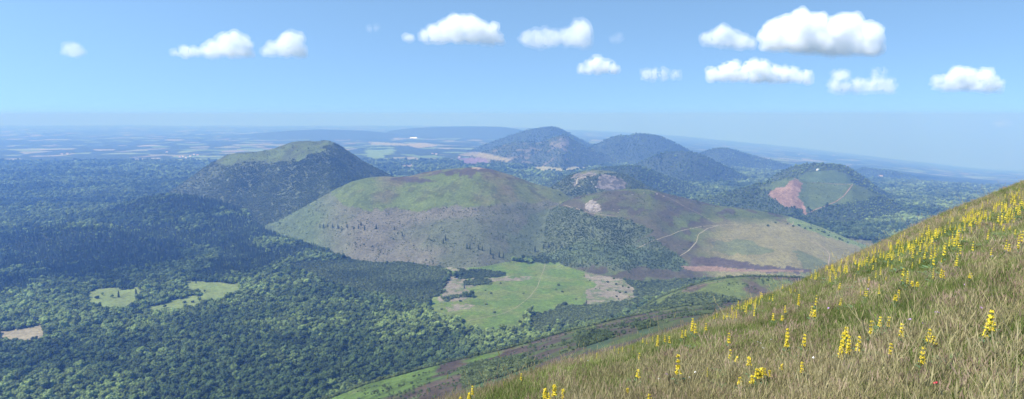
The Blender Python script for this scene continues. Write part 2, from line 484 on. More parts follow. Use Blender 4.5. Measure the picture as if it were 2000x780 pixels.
def scalecol(nt, col, fac):
    n = N(nt, 'ShaderNodeVectorMath', operation='SCALE')
    nt.links.new(col, n.inputs[0]); nt.links.new(fac, n.inputs['Scale'])
    return n.outputs[0]


def plain_mat(name, c, var=.25, scale=3.0, trans=0):
    m, nt, b = new_mat(name)
    g = N(nt, 'ShaderNodeNewGeometry')
    f = maprange(nt, noise(nt, g.outputs['Position'], scale, 3), .3, .7, 1 - var, 1 + var)
    rgb = N(nt, 'ShaderNodeRGB'); rgb.outputs[0].default_value = (*c, 1)
    nt.links.new(scalecol(nt, rgb.outputs[0], f), b.inputs['Base Color'])
    return m


def tint_mat(name, ca, cb, trans=0.0, var=.35):
    """foliage: colour runs ca -> cb with the per instance 'tint', plus a per object random value"""
    m, nt, b = new_mat(name)
    a = N(nt, 'ShaderNodeAttribute', attribute_type='INSTANCER', attribute_name='tint')
    oi = N(nt, 'ShaderNodeObjectInfo')
    c = mixrgb(nt, a.outputs['Fac'], ca, cb)
    f = maprange(nt, oi.outputs['Random'], 0, 1, 1 - var, 1 + var)
    tc = N(nt, 'ShaderNodeTexCoord')
    f2 = maprange(nt, noise(nt, tc.outputs['Object'], 1.3, 2), .3, .7, .75, 1.25)
    f = mth(nt, 'MULTIPLY', f, f2)
    c = scalecol(nt, c, f)
    nt.links.new(c, b.inputs['Base Color'])
    if trans > 0:
        t = N(nt, 'ShaderNodeBsdfTranslucent'); nt.links.new(c, t.inputs['Color'])
        ms = N(nt, 'ShaderNodeMixShader'); ms.inputs[0].default_value = trans
        nt.links.new(b.outputs[0], ms.inputs[1]); nt.links.new(t.outputs[0], ms.inputs[2])
        nt.links.new(ms.outputs[0], nt.nodes['Material Output'].inputs['Surface'])
    return m


# terrain material
def terrain_mat():
    m, nt, b = new_mat('land_cover')
    geo = N(nt, 'ShaderNodeNewGeometry'); P = geo.outputs['Position']
    at = N(nt, 'ShaderNodeAttribute', attribute_name='cover')
    pl = N(nt, 'ShaderNodeAttribute', attribute_name='plain')
    f1 = maprange(nt, noise(nt, P, 1 / 9.0, 4, .7), .3, .7, .66, 1.34)
    f2 = maprange(nt, noise(nt, P, 1 / 60.0, 3, .6), .3, .7, .82, 1.18)
    f3 = maprange(nt, noise(nt, P, 1 / 2.2, 2, .6), .3, .7, .8, 1.2)
    f = mth(nt, 'MULTIPLY', mth(nt, 'MULTIPLY', f1, f2), f3)
    near = scalecol(nt, at.outputs['Color'], f)
    # fields and woods of the far plain
    flat = N(nt, 'ShaderNodeVectorMath', operation='MULTIPLY'); nt.links.new(P, flat.inputs[0]); flat.inputs[1].default_value = (1, 1, 0)
    wr = N(nt, 'ShaderNodeVectorMath', operation='ADD'); nt.links.new(flat.outputs[0], wr.inputs[0])
    nn = N(nt, 'ShaderNodeTexNoise'); nn.inputs['Scale'].default_value = 1 / 420.; nt.links.new(flat.outputs[0], nn.inputs['Vector'])
    sc = N(nt, 'ShaderNodeVectorMath', operation='SCALE'); nt.links.new(nn.outputs['Color'], sc.inputs[0]); sc.inputs['Scale'].default_value = 260
    nt.links.new(sc.outputs[0], wr.inputs[1])
    v = N(nt, 'ShaderNodeTexVoronoi', voronoi_dimensions='2D'); v.inputs['Scale'].default_value = 1 / 260.; v.inputs['Randomness'].default_value = .95
    nt.links.new(wr.outputs[0], v.inputs['Vector'])
    sp = N(nt, 'ShaderNodeSeparateColor'); nt.links.new(v.outputs['Color'], sp.inputs[0])
    reg = maprange(nt, noise(nt, flat.outputs[0], 1 / 2600., 3, .55), .38, .62, .96, .5)
    isf = mth(nt, 'GREATER_THAN', sp.outputs[0], reg)
    fc = N(nt, 'ShaderNodeValToRGB'); nt.links.new(sp.outputs[1], fc.inputs[0])
    cr = fc.color_ramp; cr.interpolation = 'CONSTANT'
    cr.elements[0].color = (.12, .17, .06, 1); cr.elements[1].position = .3; cr.elements[1].color = (.20, .19, .11, 1)
    for p, c in ((.5, (.18, .22, .09, 1)), (.68, (.27, .24, .16, 1)), (.82, (.15, .2, .07, 1)), (.93, (.22, .18, .13, 1))):
        e = cr.elements.new(p); e.color = c
    wood = N(nt, 'ShaderNodeRGB'); wood.outputs[0].default_value = (.034, .05, .03, 1)
    wf = maprange(nt, noise(nt, P, 1 / 45., 3, .7), .35, .65, .45, 1.6)
    wc = scalecol(nt, wood.outputs[0], wf)
    plainc = mixrgb(nt, isf, wc, fc.outputs[0])
    c = mixrgb(nt, pl.outputs['Fac'], near, plainc)
    nt.links.new(c, b.inputs['Base Color'])
    bp = N(nt, 'ShaderNodeBump'); bp.inputs['Strength'].default_value = .55; bp.inputs['Distance'].default_value = 4.0
    nt.links.new(noise(nt, P, 1 / 16., 5, .65), bp.inputs['Height'])
    nt.links.new(bp.outputs[0], b.inputs['Normal'])
    return m


M_TERR = terrain_mat()


def grid_mesh(name, V, nr, nc, keep=None):
    pass


def structure(o, kind='structure'):
    o['kind'] = kind
    return o


def link(o, parent=None):
    COL.objects.link(o)
    if parent is not None:
        o.parent = parent
    return o


def build_terrain():
    ys = [90.0]
    while ys[-1] < YMAX:
        y = ys[-1]
        if y < 600: d = 9.0
        elif y < 1300: d = 4.5
        elif y < 3900: d = 6.5
        elif y < 5200: d = 11
        elif y < 9000: d = 24
        else: d = y * .012
        ys.append(y + d)
    ys = np.array(ys)
    u0, u1 = -1.12, 1.12
    us = np.linspace(u0, u1, 1500)
    Y, U = np.meshgrid(ys, us, indexing='ij')
    X = U * Y
    Z, ID = terrain(X, Y, True)
    c, k, a = cover(X, Y, Z, ID)
    nr, nc = X.shape
    V = np.stack([X, Y, Z], -1).reshape(-1, 3).astype(np.float32)
    colr = np.concatenate([c, np.ones(c.shape[:2] + (1,))], -1).reshape(-1, 4).astype(np.float32)
    plain = ((k == C_FAR)).astype(np.float32).reshape(-1)
    # face ownership: one object for every hill, the rest is the valley floor
    fid = ID[:-1, :-1]
    gi = np.arange(nr * nc).reshape(nr, nc)
    quads = np.stack([gi[:-1, :-1], gi[:-1, 1:], gi[1:, 1:], gi[1:, :-1]], -1)
    count = 0
    for i in range(-1, len(RID)):
        q = quads[fid == i]
        if len(q) == 0:
            continue
        uq, inv = np.unique(q, return_inverse=True)
        inv = inv.reshape(-1)
        name = 'valley_floor' if i < 0 else {'mountain': 'distant_mountain', 'hill': 'volcanic_hill', 'ridge': 'grassy_ridge', 'shoulder': 'heath_slope'}[NAMES[i]]
        me = bpy.data.meshes.new(name)
        me.vertices.add(len(uq)); me.vertices.foreach_set('co', V[uq].reshape(-1))
        me.loops.add(len(inv)); me.loops.foreach_set('vertex_index', inv.astype(np.int32))
        me.polygons.add(len(q)); me.polygons.foreach_set('loop_start', np.arange(0, len(inv), 4, dtype=np.int32))
        me.polygons.foreach_set('loop_total', np.full(len(q), 4, np.int32))
        me.update(calc_edges=True)
        ca = me.color_attributes.new('cover', 'FLOAT_COLOR', 'POINT'); ca.data.foreach_set('color', colr[uq].reshape(-1))
        pa = me.attributes.new('plain', 'FLOAT', 'POINT'); pa.data.foreach_set('value', plain[uq])
        me.polygons.foreach_set('use_smooth', np.ones(len(q), bool))
        me.materials.append(M_TERR)
        structure(link(bpy.data.objects.new(name, me)))


build_terrain()


# ------------------------------------------------------------------ mesh builder
class MB:
    def __init__(self):
        self.v = []; self.f = []; self.m = []; self.n = 0

    def add(self, V, Fc, mi=0):
        V = np.asarray(V, float)
        self.v.append(V)
        for f in Fc:
            self.f.append(tuple(int(i) + self.n for i in f)); self.m.append(mi)
        self.n += len(V)

    def cone(self, p0, p1, r0, r1, n=6, mi=0):
        p0 = np.array(p0, float); p1 = np.array(p1, float)
        d = p1 - p0; d /= max(np.linalg.norm(d), 1e-9)
        a = np.cross(d, (0, 0, 1.) if abs(d[2]) < .9 else (1., 0, 0)); a /= np.linalg.norm(a); b = np.cross(d, a)
        th = np.arange(n) * 2 * math.pi / n
        ring = np.cos(th)[:, None] * a + np.sin(th)[:, None] * b
        V = np.concatenate([p0 + ring * r0, p1 + ring * r1])
        Fc = [(i, (i + 1) % n, n + (i + 1) % n, n + i) for i in range(n)] + [tuple(range(n, 2 * n))]
        self.add(V, Fc, mi)

    def blob(self, c, r, sub=1, amp=.25, fr=2.0, seed=0, mi=0, floor=None):
        V, Fc = ICO[sub]
        k = seed * 7.13
        n = (np.sin(V[:, 0] * fr * 2.1 + k) * np.cos(V[:, 1] * fr * 2.3 + k * 1.7) + np.sin(V[:, 2] * fr * 2.7 + k * .6) + np.sin((V[:, 0] + V[:, 1]) * fr * 4.1 + k) * .5) / 2.5
        W = V * (1 + amp * n)[:, None] * np.array(r) + np.array(c)
        if floor is not None:
            W[:, 2] = np.maximum(W[:, 2], floor)
        self.add(W, Fc, mi)

    def mesh(self, name, mats, smooth=False):
        me = bpy.data.meshes.new(name)
        me.from_pydata(np.concatenate(self.v).tolist(), [], self.f)
        for m in mats:
            me.materials.append(m)
        me.polygons.foreach_set('material_index', np.array(self.m, np.int32))
        if smooth:
            me.polygons.foreach_set('use_smooth', np.ones(len(self.f), bool))
        me.update()
        return me


ICO = {}
for s in (1, 2, 3):
    bm = bmesh.new(); bmesh.ops.create_icosphere(bm, subdivisions=s, radius=1)
    ICO[s] = (np.array([v.co[:] for v in bm.verts]), [tuple(v.index for v in f.verts) for f in bm.faces]); bm.free()


def leafquads(mb, P, Nrm, size, mi, r):
    n = len(P)
    a = r.normal(size=(n, 3)); a -= (a * Nrm).sum(1)[:, None] * Nrm * .6; a /= np.linalg.norm(a, axis=1)[:, None]
    b = np.cross(Nrm, a); b /= np.linalg.norm(b, axis=1)[:, None]
    s = size * r.uniform(.6, 1.3, n)[:, None]
    V = np.stack([P - a * s * .5 - b * s * .35, P + a * s * .5 - b * s * .35, P + a * s * .4 + b * s * .4, P - a * s * .4 + b * s * .4], 1).reshape(-1, 3)
    mb.add(V, np.arange(4 * n).reshape(-1, 4), mi)


def crown_mb(mb, seed, R0, Hc, base, nl, nleaf, leaf=.8, mi=0, sub=2):
    r = np.random.default_rng(seed)
    cs = []
    for i in range(nl):
        if i == 0:
            c = np.array((0, 0, base + Hc * .52)); rr = R0 * .68
        else:
            a = i * 2.4 + r.uniform(-.4, .4); zz = r.uniform(.22, .85)
            rad = R0 * .58 * math.sqrt(max(0.1, 1 - (zz - .4) ** 2 * 2.0))
            c = np.array((math.cos(a) * rad, math.sin(a) * rad, base + Hc * zz)); rr = R0 * r.uniform(.28, .44)
        rz = rr * (.92 if i else Hc / (2 * R0) * .95)
        mb.blob(c, (rr, rr, rz), sub, .20, 2.2, seed * 13 + i, mi)
        cs.append((c, rr, rz))
    for c, rr, rz in cs:
        n = int(nleaf * rr * rr / sum(q[1] ** 2 for q in cs))
        d = r.normal(size=(n, 3)); d[:, 2] = np.abs(d[:, 2]) * 1.0 - .25; d /= np.linalg.norm(d, axis=1)[:, None]
        P = c + d * np.array((rr, rr, rz)) * r.uniform(.95, 1.18, n)[:, None]
        nn = d + r.normal(size=(n, 3)) * .55; nn /= np.linalg.norm(nn, axis=1)[:, None]
        leafquads(mb, P, nn, leaf, mi, r)


def conifer_mb(mb, seed, Hh, Rr, mi=0, tiers=11):
    r = np.random.default_rng(seed)
    for t in range(tiers):
        f = t / (tiers - 1)
        z = Hh * (.10 + .86 * f)
        rad = Rr * (1 - f) ** .85 * r.uniform(.82, 1.12) + .12
        n = 11
        a = np.arange(2 * n) * math.pi / n + r.uniform(0, 3)
        rr = np.where(np.arange(2 * n) % 2 == 0, rad, rad * .52) * r.uniform(.78, 1.15, 2 * n)
        zz = z - np.where(np.arange(2 * n) % 2 == 0, .42, .12) * rad * .9
        ring = np.stack([np.cos(a) * rr, np.sin(a) * rr, zz], 1)
        V = np.concatenate([ring, [[0, 0, min(Hh, z + Hh / tiers * 1.15)]]])
        mb.add(V, [(i, (i + 1) % (2 * n), 2 * n) for i in range(2 * n)], mi)


M_BARK = plain_mat('bark', (.10, .08, .06), .3, 4)
M_BROAD = tint_mat('broadleaf_foliage', (.058, .092, .032), (.180, .240, .076), .12, .5)
M_CONIF = tint_mat('conifer_foliage', (.026, .045, .030), (.090, .125, .062), .0)
M_SHRUB = tint_mat('shrub_foliage', (.045, .068, .028), (.130, .165, .066), .1)

BROAD_MESH, CONIF_MESH, SHRUB_MESH = [], [], []
for s in range(6):
    mb = MB(); Hh = 11 + s * .5
    mb.cone((0, 0, -1.5), (0, 0, 5), .35, .22, 6, 1)
    for k in range(4):
        a = k * 1.6 + s
        mb.cone((0, 0, 2.6 + k * .4), (math.cos(a) * 2.2, math.sin(a) * 2.2, 5.4 + k * .4), .16, .06, 5, 1)
    crown_mb(mb, 40 + s, 5.0 + .3 * (s % 3), Hh - 2.0, 1.6, 9, 520, .95)
    BROAD_MESH.append(mb.mesh('broadleaf_tree', [M_BROAD, M_BARK]))
for s in range(4):
    mb = MB(); Hh = 19 + s
    mb.cone((0, 0, -1.5), (0, 0, Hh * .8), .35, .08, 6, 1)
    conifer_mb(mb, 60 + s, Hh, 3.4 + .2 * s)
    CONIF_MESH.append(mb.mesh('conifer_tree', [M_CONIF, M_BARK]))
for s in range(4):
    mb = MB()
    for k in range(3):
        mb.cone((0, 0, -.4), (math.cos(k * 2.1) * .8, math.sin(k * 2.1) * .8, 1.3), .09, .04, 4, 1)
    crown_mb(mb, 80 + s, 1.9, 2.5, .1, 6, 200, .5)
    SHRUB_MESH.append(mb.mesh('shrub', [M_SHRUB, M_BARK]))


def proto_collection(name, meshes):
    c = bpy.data.collections.new(name)
    for i, me in enumerate(meshes):
        o = bpy.data.objects.new('%s_%02d' % (name, i), me); c.objects.link(o)
    return c


def scatter(name, P, sc, rz, vi, tint, coll, label=None, category=None, tilt=None):
    me = bpy.data.meshes.new(name)
    me.vertices.add(len(P)); me.vertices.foreach_set('co', np.asarray(P, np.float32).reshape(-1))
    for nm, ty, val in (('sc', 'FLOAT', sc), ('rz', 'FLOAT', rz), ('tint', 'FLOAT', tint), ('vi', 'INT', vi), ('tx', 'FLOAT', tilt if tilt is not None else np.zeros(len(P)))):
        a = me.attributes.new(nm, ty, 'POINT'); a.data.foreach_set('value', np.asarray(val, np.int32 if ty == 'INT' else np.float32))
    o = link(bpy.data.objects.new(name, me)); o['kind'] = 'stuff'
    if label: o['label'] = label
    if category: o['category'] = category
    g = bpy.data.node_groups.new(name + '_scatter', 'GeometryNodeTree')
    g.interface.new_socket('Geometry', in_out='INPUT', socket_type='NodeSocketGeometry')
    g.interface.new_socket('Geometry', in_out='OUTPUT', socket_type='NodeSocketGeometry')
    gi = g.nodes.new('NodeGroupInput'); go = g.nodes.new('NodeGroupOutput')
    ip = g.nodes.new('GeometryNodeInstanceOnPoints'); ci = g.nodes.new('GeometryNodeCollectionInfo')
    ci.inputs['Collection'].default_value = coll
    ci.inputs['Separate Children'].default_value = True; ci.inputs['Reset Children'].default_value = True

    def attr(nm, ty):
        n = g.nodes.new('GeometryNodeInputNamedAttribute'); n.data_type = ty; n.inputs['Name'].default_value = nm
        return n.outputs['Attribute']
    cx = g.nodes.new('ShaderNodeCombineXYZ')
    L = g.links.new
    L(attr('rz', 'FLOAT'), cx.inputs['Z']); L(attr('tx', 'FLOAT'), cx.inputs['X'])
    L(gi.outputs[0], ip.inputs['Points']); L(ci.outputs[0], ip.inputs['Instance'])
    ip.inputs['Pick Instance'].default_value = True
    L(attr('vi', 'INT'), ip.inputs['Instance Index'])
    L(cx.outputs[0], ip.inputs['Rotation']); L(attr('sc', 'FLOAT'), ip.inputs['Scale'])
    L(ip.outputs[0], go.inputs[0])
    md = o.modifiers.new('scatter', 'NODES'); md.node_group = g
    return o


C_B = proto_collection('broadleaf_kinds', BROAD_MESH)
C_C = proto_collection('conifer_kinds', CONIF_MESH)
C_S = proto_collection('shrub_kinds', SHRUB_MESH)


def jgrid(y0, y1, sp, ul=.97):
    xs = []
    rows = np.arange(y0, y1, sp)
    out = []
    for i, y in enumerate(rows):
        x = np.arange(-ul * y, ul * y, sp) + (i % 2) * sp * .5
        out.append(np.stack([x, np.full(len(x), y)], 1))
    P = np.concatenate(out)
    P += rng.uniform(-.42, .42, P.shape) * sp
    return P


def veg():
    B, Cn, S = [], [], []
    for y0, y1, sp, k in ((640, 2100, 6.5, .80), (2100, 3000, 8.4, .92), (3000, 4700, 12.5, 1.2), (4700, 8200, 21, 1.7)):
        P = jgrid(y0, y1, sp)
        x, y = P[:, 0], P[:, 1]
        z, idx = terrain(x, y, True)
        vis = visible(x, y, z + 24 * k)
        x, y, z, idx = x[vis], y[vis], z[vis], idx[vis]
        c, cl, am = cover(x, y, z, idx)
        rr = rng.random(len(x))
        tn = fbm(x, y, 230, 3, 161); tn2 = fbm(x, y, 40, 2, 171)
        tint = np.clip((tn - .5) * 2.3 + (tn2 - .5) * 1.3 + rng.normal(0, .17, len(x)) + .42, 0, 1)
        sz = np.clip(rng.lognormal(-.08, .33, len(x)), .5, 2.0) * k
        mb_ = (cl == C_BROAD) & (rr < .97)
        near_b = mb_
        B.append(np.stack([x, y, z, sz * .98 * (.8 + .3 * tn2 + .12), tint], 1)[near_b])
        mc = (cl == C_CONIF)
        Cn.append(np.stack([x, y, z, sz * .80, tint], 1)[mc & (rr < .72)])
        B.append(np.stack([x, y, z, sz * .8, tint], 1)[mc & (rr > .84)])
        # dark wooded far slopes: small trees
        ms = (cl == C_SLOPE) & (rr < am * .95)
        B.append(np.stack([x, y, z, sz * .60, tint * .7 + .05], 1)[ms])
    for y0, y1, sp in ((560, 1500, 3.4), (1500, 3150, 4.4), (3150, 3900, 6.0)):
        P = jgrid(y0, y1, sp, .9)
        x, y = P[:, 0], P[:, 1]
        z = terrain(x, y)
        vis = visible(x, y, z + 3)
        P = P[vis]; x, y = P[:, 0], P[:, 1]
        z, idx = terrain(x, y, True)
        c, cl, am = cover(x, y, z, idx)
        rr = rng.random(len(x))
        tn = fbm(x, y, 120, 3, 181); cl2 = fbm(x, y, 22, 3, 191)
        a = np.where(cl == C_SCRUB, np.clip(am + (cl2 - .5) * 1.6 * (am < .9), 0, 1), am * sstep(.5, .62, cl2) * 1.2)
        a = np.where((idx == I_SUCHET) & (cl == C_SCRUB), am * .55 * sstep(.3, .65, cl2), a)
        m = ((cl == C_SCRUB) | (cl == C_GRASS)) & (rr < a)
        tint = np.clip((tn - .5) * 1.5 + rng.normal(0, .18, len(x)) + .45, 0, 1)
        tint = np.where(idx == I_SUCHET, np.clip(tint * .5 + .5, 0, 1), tint)
        sz = np.clip(rng.lognormal(0, .32, len(x)), .45, 2.6) * (1.0 + .25 * (y > 1500))
        sz = np.where((idx == I_SUCHET), sz * .55, sz)
        sz = np.where((idx == I_TRIO), sz * .72, sz)
        sz = np.where(cl == C_GRASS, sz * .62, sz)
        S.append(np.stack([x, y, z, sz, tint], 1)[m])
    return np.concatenate(B), np.concatenate(Cn), np.concatenate(S)


VB, VC, VS = veg()
print('VEG', len(VB), len(VC), len(VS))


def split_largest(V, n, hgt):
    ok = visible(V[:, 0], V[:, 1], V[:, 2] + hgt * V[:, 3] * .8)
    px, py = proj(V[:, 0], V[:, 1], V[:, 2] + hgt * V[:, 3] * .5)
    ok &= (px > 6) & (px < 1994) & (py < 772)
    size = np.where(ok, V[:, 3] / V[:, 1], 0)
    o = np.argsort(-size)[:n]
    m = np.zeros(len(V), bool); m[o] = True
    return V[m], V[~m]


def place(V, meshes, name, label, cat, group):
    for p in V:
        o = bpy.data.objects.new(name, meshes[random.randrange(len(meshes))])
        o.location = p[:3]; s = p[3]; o.scale = (s, s, s); o.rotation_euler = (0, 0, random.uniform(0, 6.28))
        o['tint'] = float(p[4]); o['label'] = label; o['category'] = cat; o['group'] = group
        COL.objects.link(o)


nb, rb = split_largest(VB, 300, 12)
nc_, rc = split_largest(VC, 300, 19)
ns_, rs = split_largest(VS, 300, 2.5)
place(nb, BROAD_MESH, 'broadleaf_tree', 'rounded green broadleaf crown in the nearest rows of the dense valley forest', 'tree', 'broadleaf trees of the nearest forest')
place(nc_, CONIF_MESH, 'conifer_tree', 'dark pointed conifer on the near side of the dark spruce stand', 'tree', 'conifers on the near side of the spruce stand')
place(ns_, SHRUB_MESH, 'shrub', 'low rounded green shrub on the nearest heath slope beyond the grassy hillside', 'shrub', 'shrubs on the nearest heath slope')


def mass(V, coll, nv, name, label, cat):
    scatter(name, V[:, :3], V[:, 3], rng.uniform(0, 6.28, len(V)), rng.integers(0, nv, len(V)), V[:, 4], coll, label, cat)


mass(rb, C_B, 6, 'broadleaf_forest', 'dense green broadleaf forest spreading over the valley floor', 'forest')
mass(rc, C_C, 4, 'conifer_forest', 'dark spruce forest on the left side of the valley', 'forest')
mass(rs, C_S, 4, 'scrub', 'low scrub covering slopes and forest edges', 'scrub')

# ------------------------------------------------------------------ lone trees and bushes in the clearings
def crown_obj(seed, R0, Hh, base, mat, nl=7, nleaf=420, leaf=.7):
    mb = MB(); crown_mb(mb, seed, R0, Hh, base, nl, nleaf, leaf); return mb.mesh('crown', [mat])


def trunk_obj(h, r):
    mb = MB(); mb.cone((0, 0, -1), (0, 0, h), r, r * .6, 7)
    for k in range(4):
        a = k * 1.7
        mb.cone((0, 0, h * .6), (math.cos(a) * h * .35, math.sin(a) * h * .35, h * 1.15), r * .45, r * .2, 5)
    return mb.mesh('trunk', [M_BARK])


TREE_C = crown_obj(301, 4.4, 8.0, 1.6, M_BROAD, 9, 600, .8); TREE_T = trunk_obj(4.2, .3)
BUSH_C = crown_obj(302, 3.2, 3.4, .1, M_SHRUB, 7, 380, .6); BUSH_T = trunk_obj(1.2, .16)
mb = MB(); conifer_mb(mb, 303, 12, 2.6); CON_C = mb.mesh('crown', [M_CONIF]); CON_T = trunk_obj(5, .2)


def lone(px, py, kind, s, label, group=None, tint=.3, cat=None):
    p = cast(px, py)
    if p is None: return
    nm, cm, tm, ct = {'tree': ('lone_tree', TREE_C, TREE_T, 'tree'), 'bush': ('bush', BUSH_C, BUSH_T, 'bush'), 'conifer': ('young_conifer', CON_C, CON_T, 'conifer')}[kind]
    e = bpy.data.objects.new(nm, None); e.location = p; s *= 1.5; e.scale = (s, s, s * random.uniform(.9, 1.1)); e.rotation_euler = (0, 0, random.uniform(0, 6.28))
    e['label'] = label; e['category'] = ct
    if group: e['group'] = group
    link(e)
    for n_, m_ in (('crown', cm), ('trunk', tm)):
        o = bpy.data.objects.new(n_, m_); o['tint'] = tint; link(o, e)


gm = 'bushes and small trees scattered in the big meadow'
gt = 'bushes dotted over the greyish right part of the meadow'
gw = 'trees standing in the western clearings'
LONE = [
    (888, 543, 'tree', 1.25, 'large dark tree at the left end of the upper bush island in the meadow', gm, .05),
    (921, 580, 'tree', 1.15, 'big dark round tree at the right end of the lower hedge in the meadow', gm, .05),
    (911, 580, 'tree', .9, 'dark tree left of the big round one at the end of the lower meadow hedge', gm, .05),
    (907, 564, 'conifer', .8, 'small pointed conifer just above the lower hedge of the meadow', gm, .1),
    (899, 589, 'bush', .9, 'upright dark bush alone on the grass below the lower hedge of the meadow', gm, .1),
    (862, 605, 'bush', .7, 'faint grey bush near the left tip of the meadow', gm, .9),
    (949, 595, 'bush', 1.0, 'wide purple-grey bush in the lower left of the meadow', gm, .9),
    (965, 611, 'bush', .9, 'grey bush above the lower track in the meadow', gm, .8),
    (959, 574, 'bush', .75, 'low dark bush right of the lower hedge in the meadow', gm, .3),
    (948, 568, 'bush', .55, 'smallest dark bush right above the lower hedge of the meadow', gm, .2),
    (978, 554, 'bush', .65, 'low bush at the right tip of the middle bush island', gm, .3),
    (1022, 574, 'bush', .7, 'dim grey bush in the middle of the meadow left of the track', gm, .8),
    (1047, 538, 'bush', .5, 'low bush touching the upper part of the meadow track', gm, .4),
    (1083, 516, 'bush', .8, 'bush at the top edge of the meadow right of the track', gm, .2),
    (1091, 558, 'bush', .95, 'widest of the three bushes in the green meadow right of the track', gm, .5),
    (1085, 566, 'bush', .7, 'left one of the three bushes in the green meadow right of the track', gm, .8),
    (1098, 571, 'bush', .85, 'lowest of the three bushes in the green meadow right of the track', gm, .3),
    (1125, 585, 'bush', .65, 'bush standing where green meadow turns grey near its lower edge', gm, .7),
    (1145, 593, 'conifer', .7, 'pointed small conifer at the lower right edge of the meadow', gm, .3),
    (1165, 517, 'tree', .65, 'dark bushy tree at the upper right corner of the meadow', gm, .1),
    (908, 516, 'bush', .55, 'small bush at the top edge of the meadow near its left corner', gm, .2),
    (921, 515, 'bush', .5, 'second small bush from the left along the top edge of the meadow', gm, .2),
    (1016, 630, 'bush', .95, 'dark bush pair where the lower track meets the forest edge', gm, .1),
    (905, 628, 'bush', 1.1, 'dark bush clump where the track leaves the meadow at lower left', gm, .05),
    (897, 629, 'bush', .9, 'dark bush left beside the clump at the lower left end of the track', gm, .05),
    (189, 583, 'bush', 1.3, 'round dark tree alone in the left part of the western clearing', gw, .15),
    (200, 577, 'tree', .6, 'grey-green tree beside the round one in the western clearing', gw, .8),
    (219, 582, 'tree', .7, 'slim tree near the centre of the western clearing', gw, .6),
    (232, 581, 'conifer', 1.2, 'dark conifer in the middle of the western clearing', gw, 0.),
    (266, 575, 'conifer', 1.1, 'pair-topped dark conifer at the right end of the western clearing', gw, 0.),
    (279, 588, 'tree', .9, 'dark round tree at the edge between the two western clearings', gw, .1),
    (360, 592, 'bush', 1.0, 'first of the small round trees along the eastern clearing strip', gw, .3),
    (376, 591, 'bush', .9, 'second small round tree along the eastern clearing strip', gw, .3),
    (390, 589, 'tree', .75, 'larger grey-green tree at the lower edge of the eastern clearing', gw, .5),
    (383, 554, 'conifer', .7, 'small dark conifer near the top left of the eastern clearing', gw, .2),
    (322, 602, 'tree', .7, 'tree interrupting the lower strip of the eastern clearing', gw, .3),
    (380, 572, 'tree', .55, 'leftmost tree of the short row inside the eastern clearing', gw, .4),
    (390, 572, 'tree', .55, 'second tree of the short row inside the eastern clearing', gw, .3),
    (400, 571, 'tree', .5, 'rightmost tree of the short row inside the eastern clearing', gw, .4),
]
for a in LONE:
    lone(*a)
for px, py, s in ((1138, 523, .5), (1141, 529, .5), (1141, 540, .6), (1152, 549, .6), (1163, 565, .5), (1171, 564, .5), (1187, 552, 1.0), (1199, 545, .9), (1203, 556, .9), (1187, 568, .5), (1203, 569, .6), (1210, 572, .9), (1204, 580, .8), (1222, 572, .8), (1228, 563, .8), (1238, 570, .8), (1229, 581, .5), (1208, 585, .5), (1216, 560, .7), (1174, 548, .4), (1137, 515, .7)):
    lone(px, py, 'bush', s * .9, 'small dark bush on the greyish right part of the meadow', gt, .15)
for px, py in ((625, 445), (632, 447), (640, 444), (650, 446), (660, 447), (668, 450), (678, 445), (690, 448), (700, 447), (712, 450), (705, 441), (735, 448), (770, 449), (786, 462), (870, 470), (866, 476), (1062, 486), (1072, 484), (1081, 482), (1086, 487), (1078, 478), (1045, 492), (1112, 490), (1155, 492), (1180, 494), (1220, 500), (1224, 503), (935, 488), (942, 490), (918, 487), (912, 486), (963, 505), (975, 503), (983, 504), (958, 497)):
    lone(px, py, 'conifer', random.uniform(.8, 1.25), 'dark young conifer on the lower slope of the flat-topped hill behind the meadow', 'conifers on the lower slope behind the meadow', .1)
for px, py in ((1098, 372), (1105, 376), (1080, 369), (1093, 381), (1112, 380), (1122, 381), (1118, 377), (1130, 378), (1135, 373), (1140, 376), (1125, 372), (1107, 381), (1145, 378)):
    lone(px, py, 'bush', random.uniform(.9, 1.3), 'dark bush on the saddle between the flat-topped hill and the rocky knoll', 'dark bushes on the saddle below the rocky knoll', .05)
for px, py in ((1515, 436), (1538, 438), (1549, 443), (1560, 441), (1572, 447), (1583, 447), (1598, 450), (1605, 453), (1618, 461), (1632, 464), (1645, 470), (1655, 474), (1610, 455), (1640, 468), (1500, 442)):
    lone(px, py, 'bush', random.uniform(.7, 1.1), 'dark bush along the far green edge of the tan pasture ridge', 'bushes along the far edge of the tan pasture', .1)

gi_ = 'dark trees of the bush islands in the meadow'
for px, py, sc_ in ((893, 541, 1.0), (901, 539, .9), (912, 540, .6), (925, 541, .6), (935, 543, .55), (948, 542, .5), (960, 540, .5), (972, 538, .45), (982, 537, .45), (890, 536, .9), (915, 534, .5)):
    lone(px, py, 'tree', sc_ * .8, 'dark tree crown in the long upper bush island of the meadow', gi_, .05)
for px, py, sc_ in ((915, 557, .5), (925, 558, .5), (936, 557, .5), (948, 555, .45), (960, 554, .4)):
    lone(px, py, 'bush', sc_ * 1.5, 'dark bush in the short middle bush island of the meadow', gi_, .1)
for px, py, sc_ in ((866, 587, .6), (874, 585, .6), (882, 583, .6), (890, 582, .6), (898, 580, .65), (916, 581, 1.0), (924, 582, .9), (905, 577, .8), (911, 574, .7)):
    lone(px, py, 'tree', sc_ * .75, 'dark tree in the lower hedge at the left of the meadow', gi_, .05)

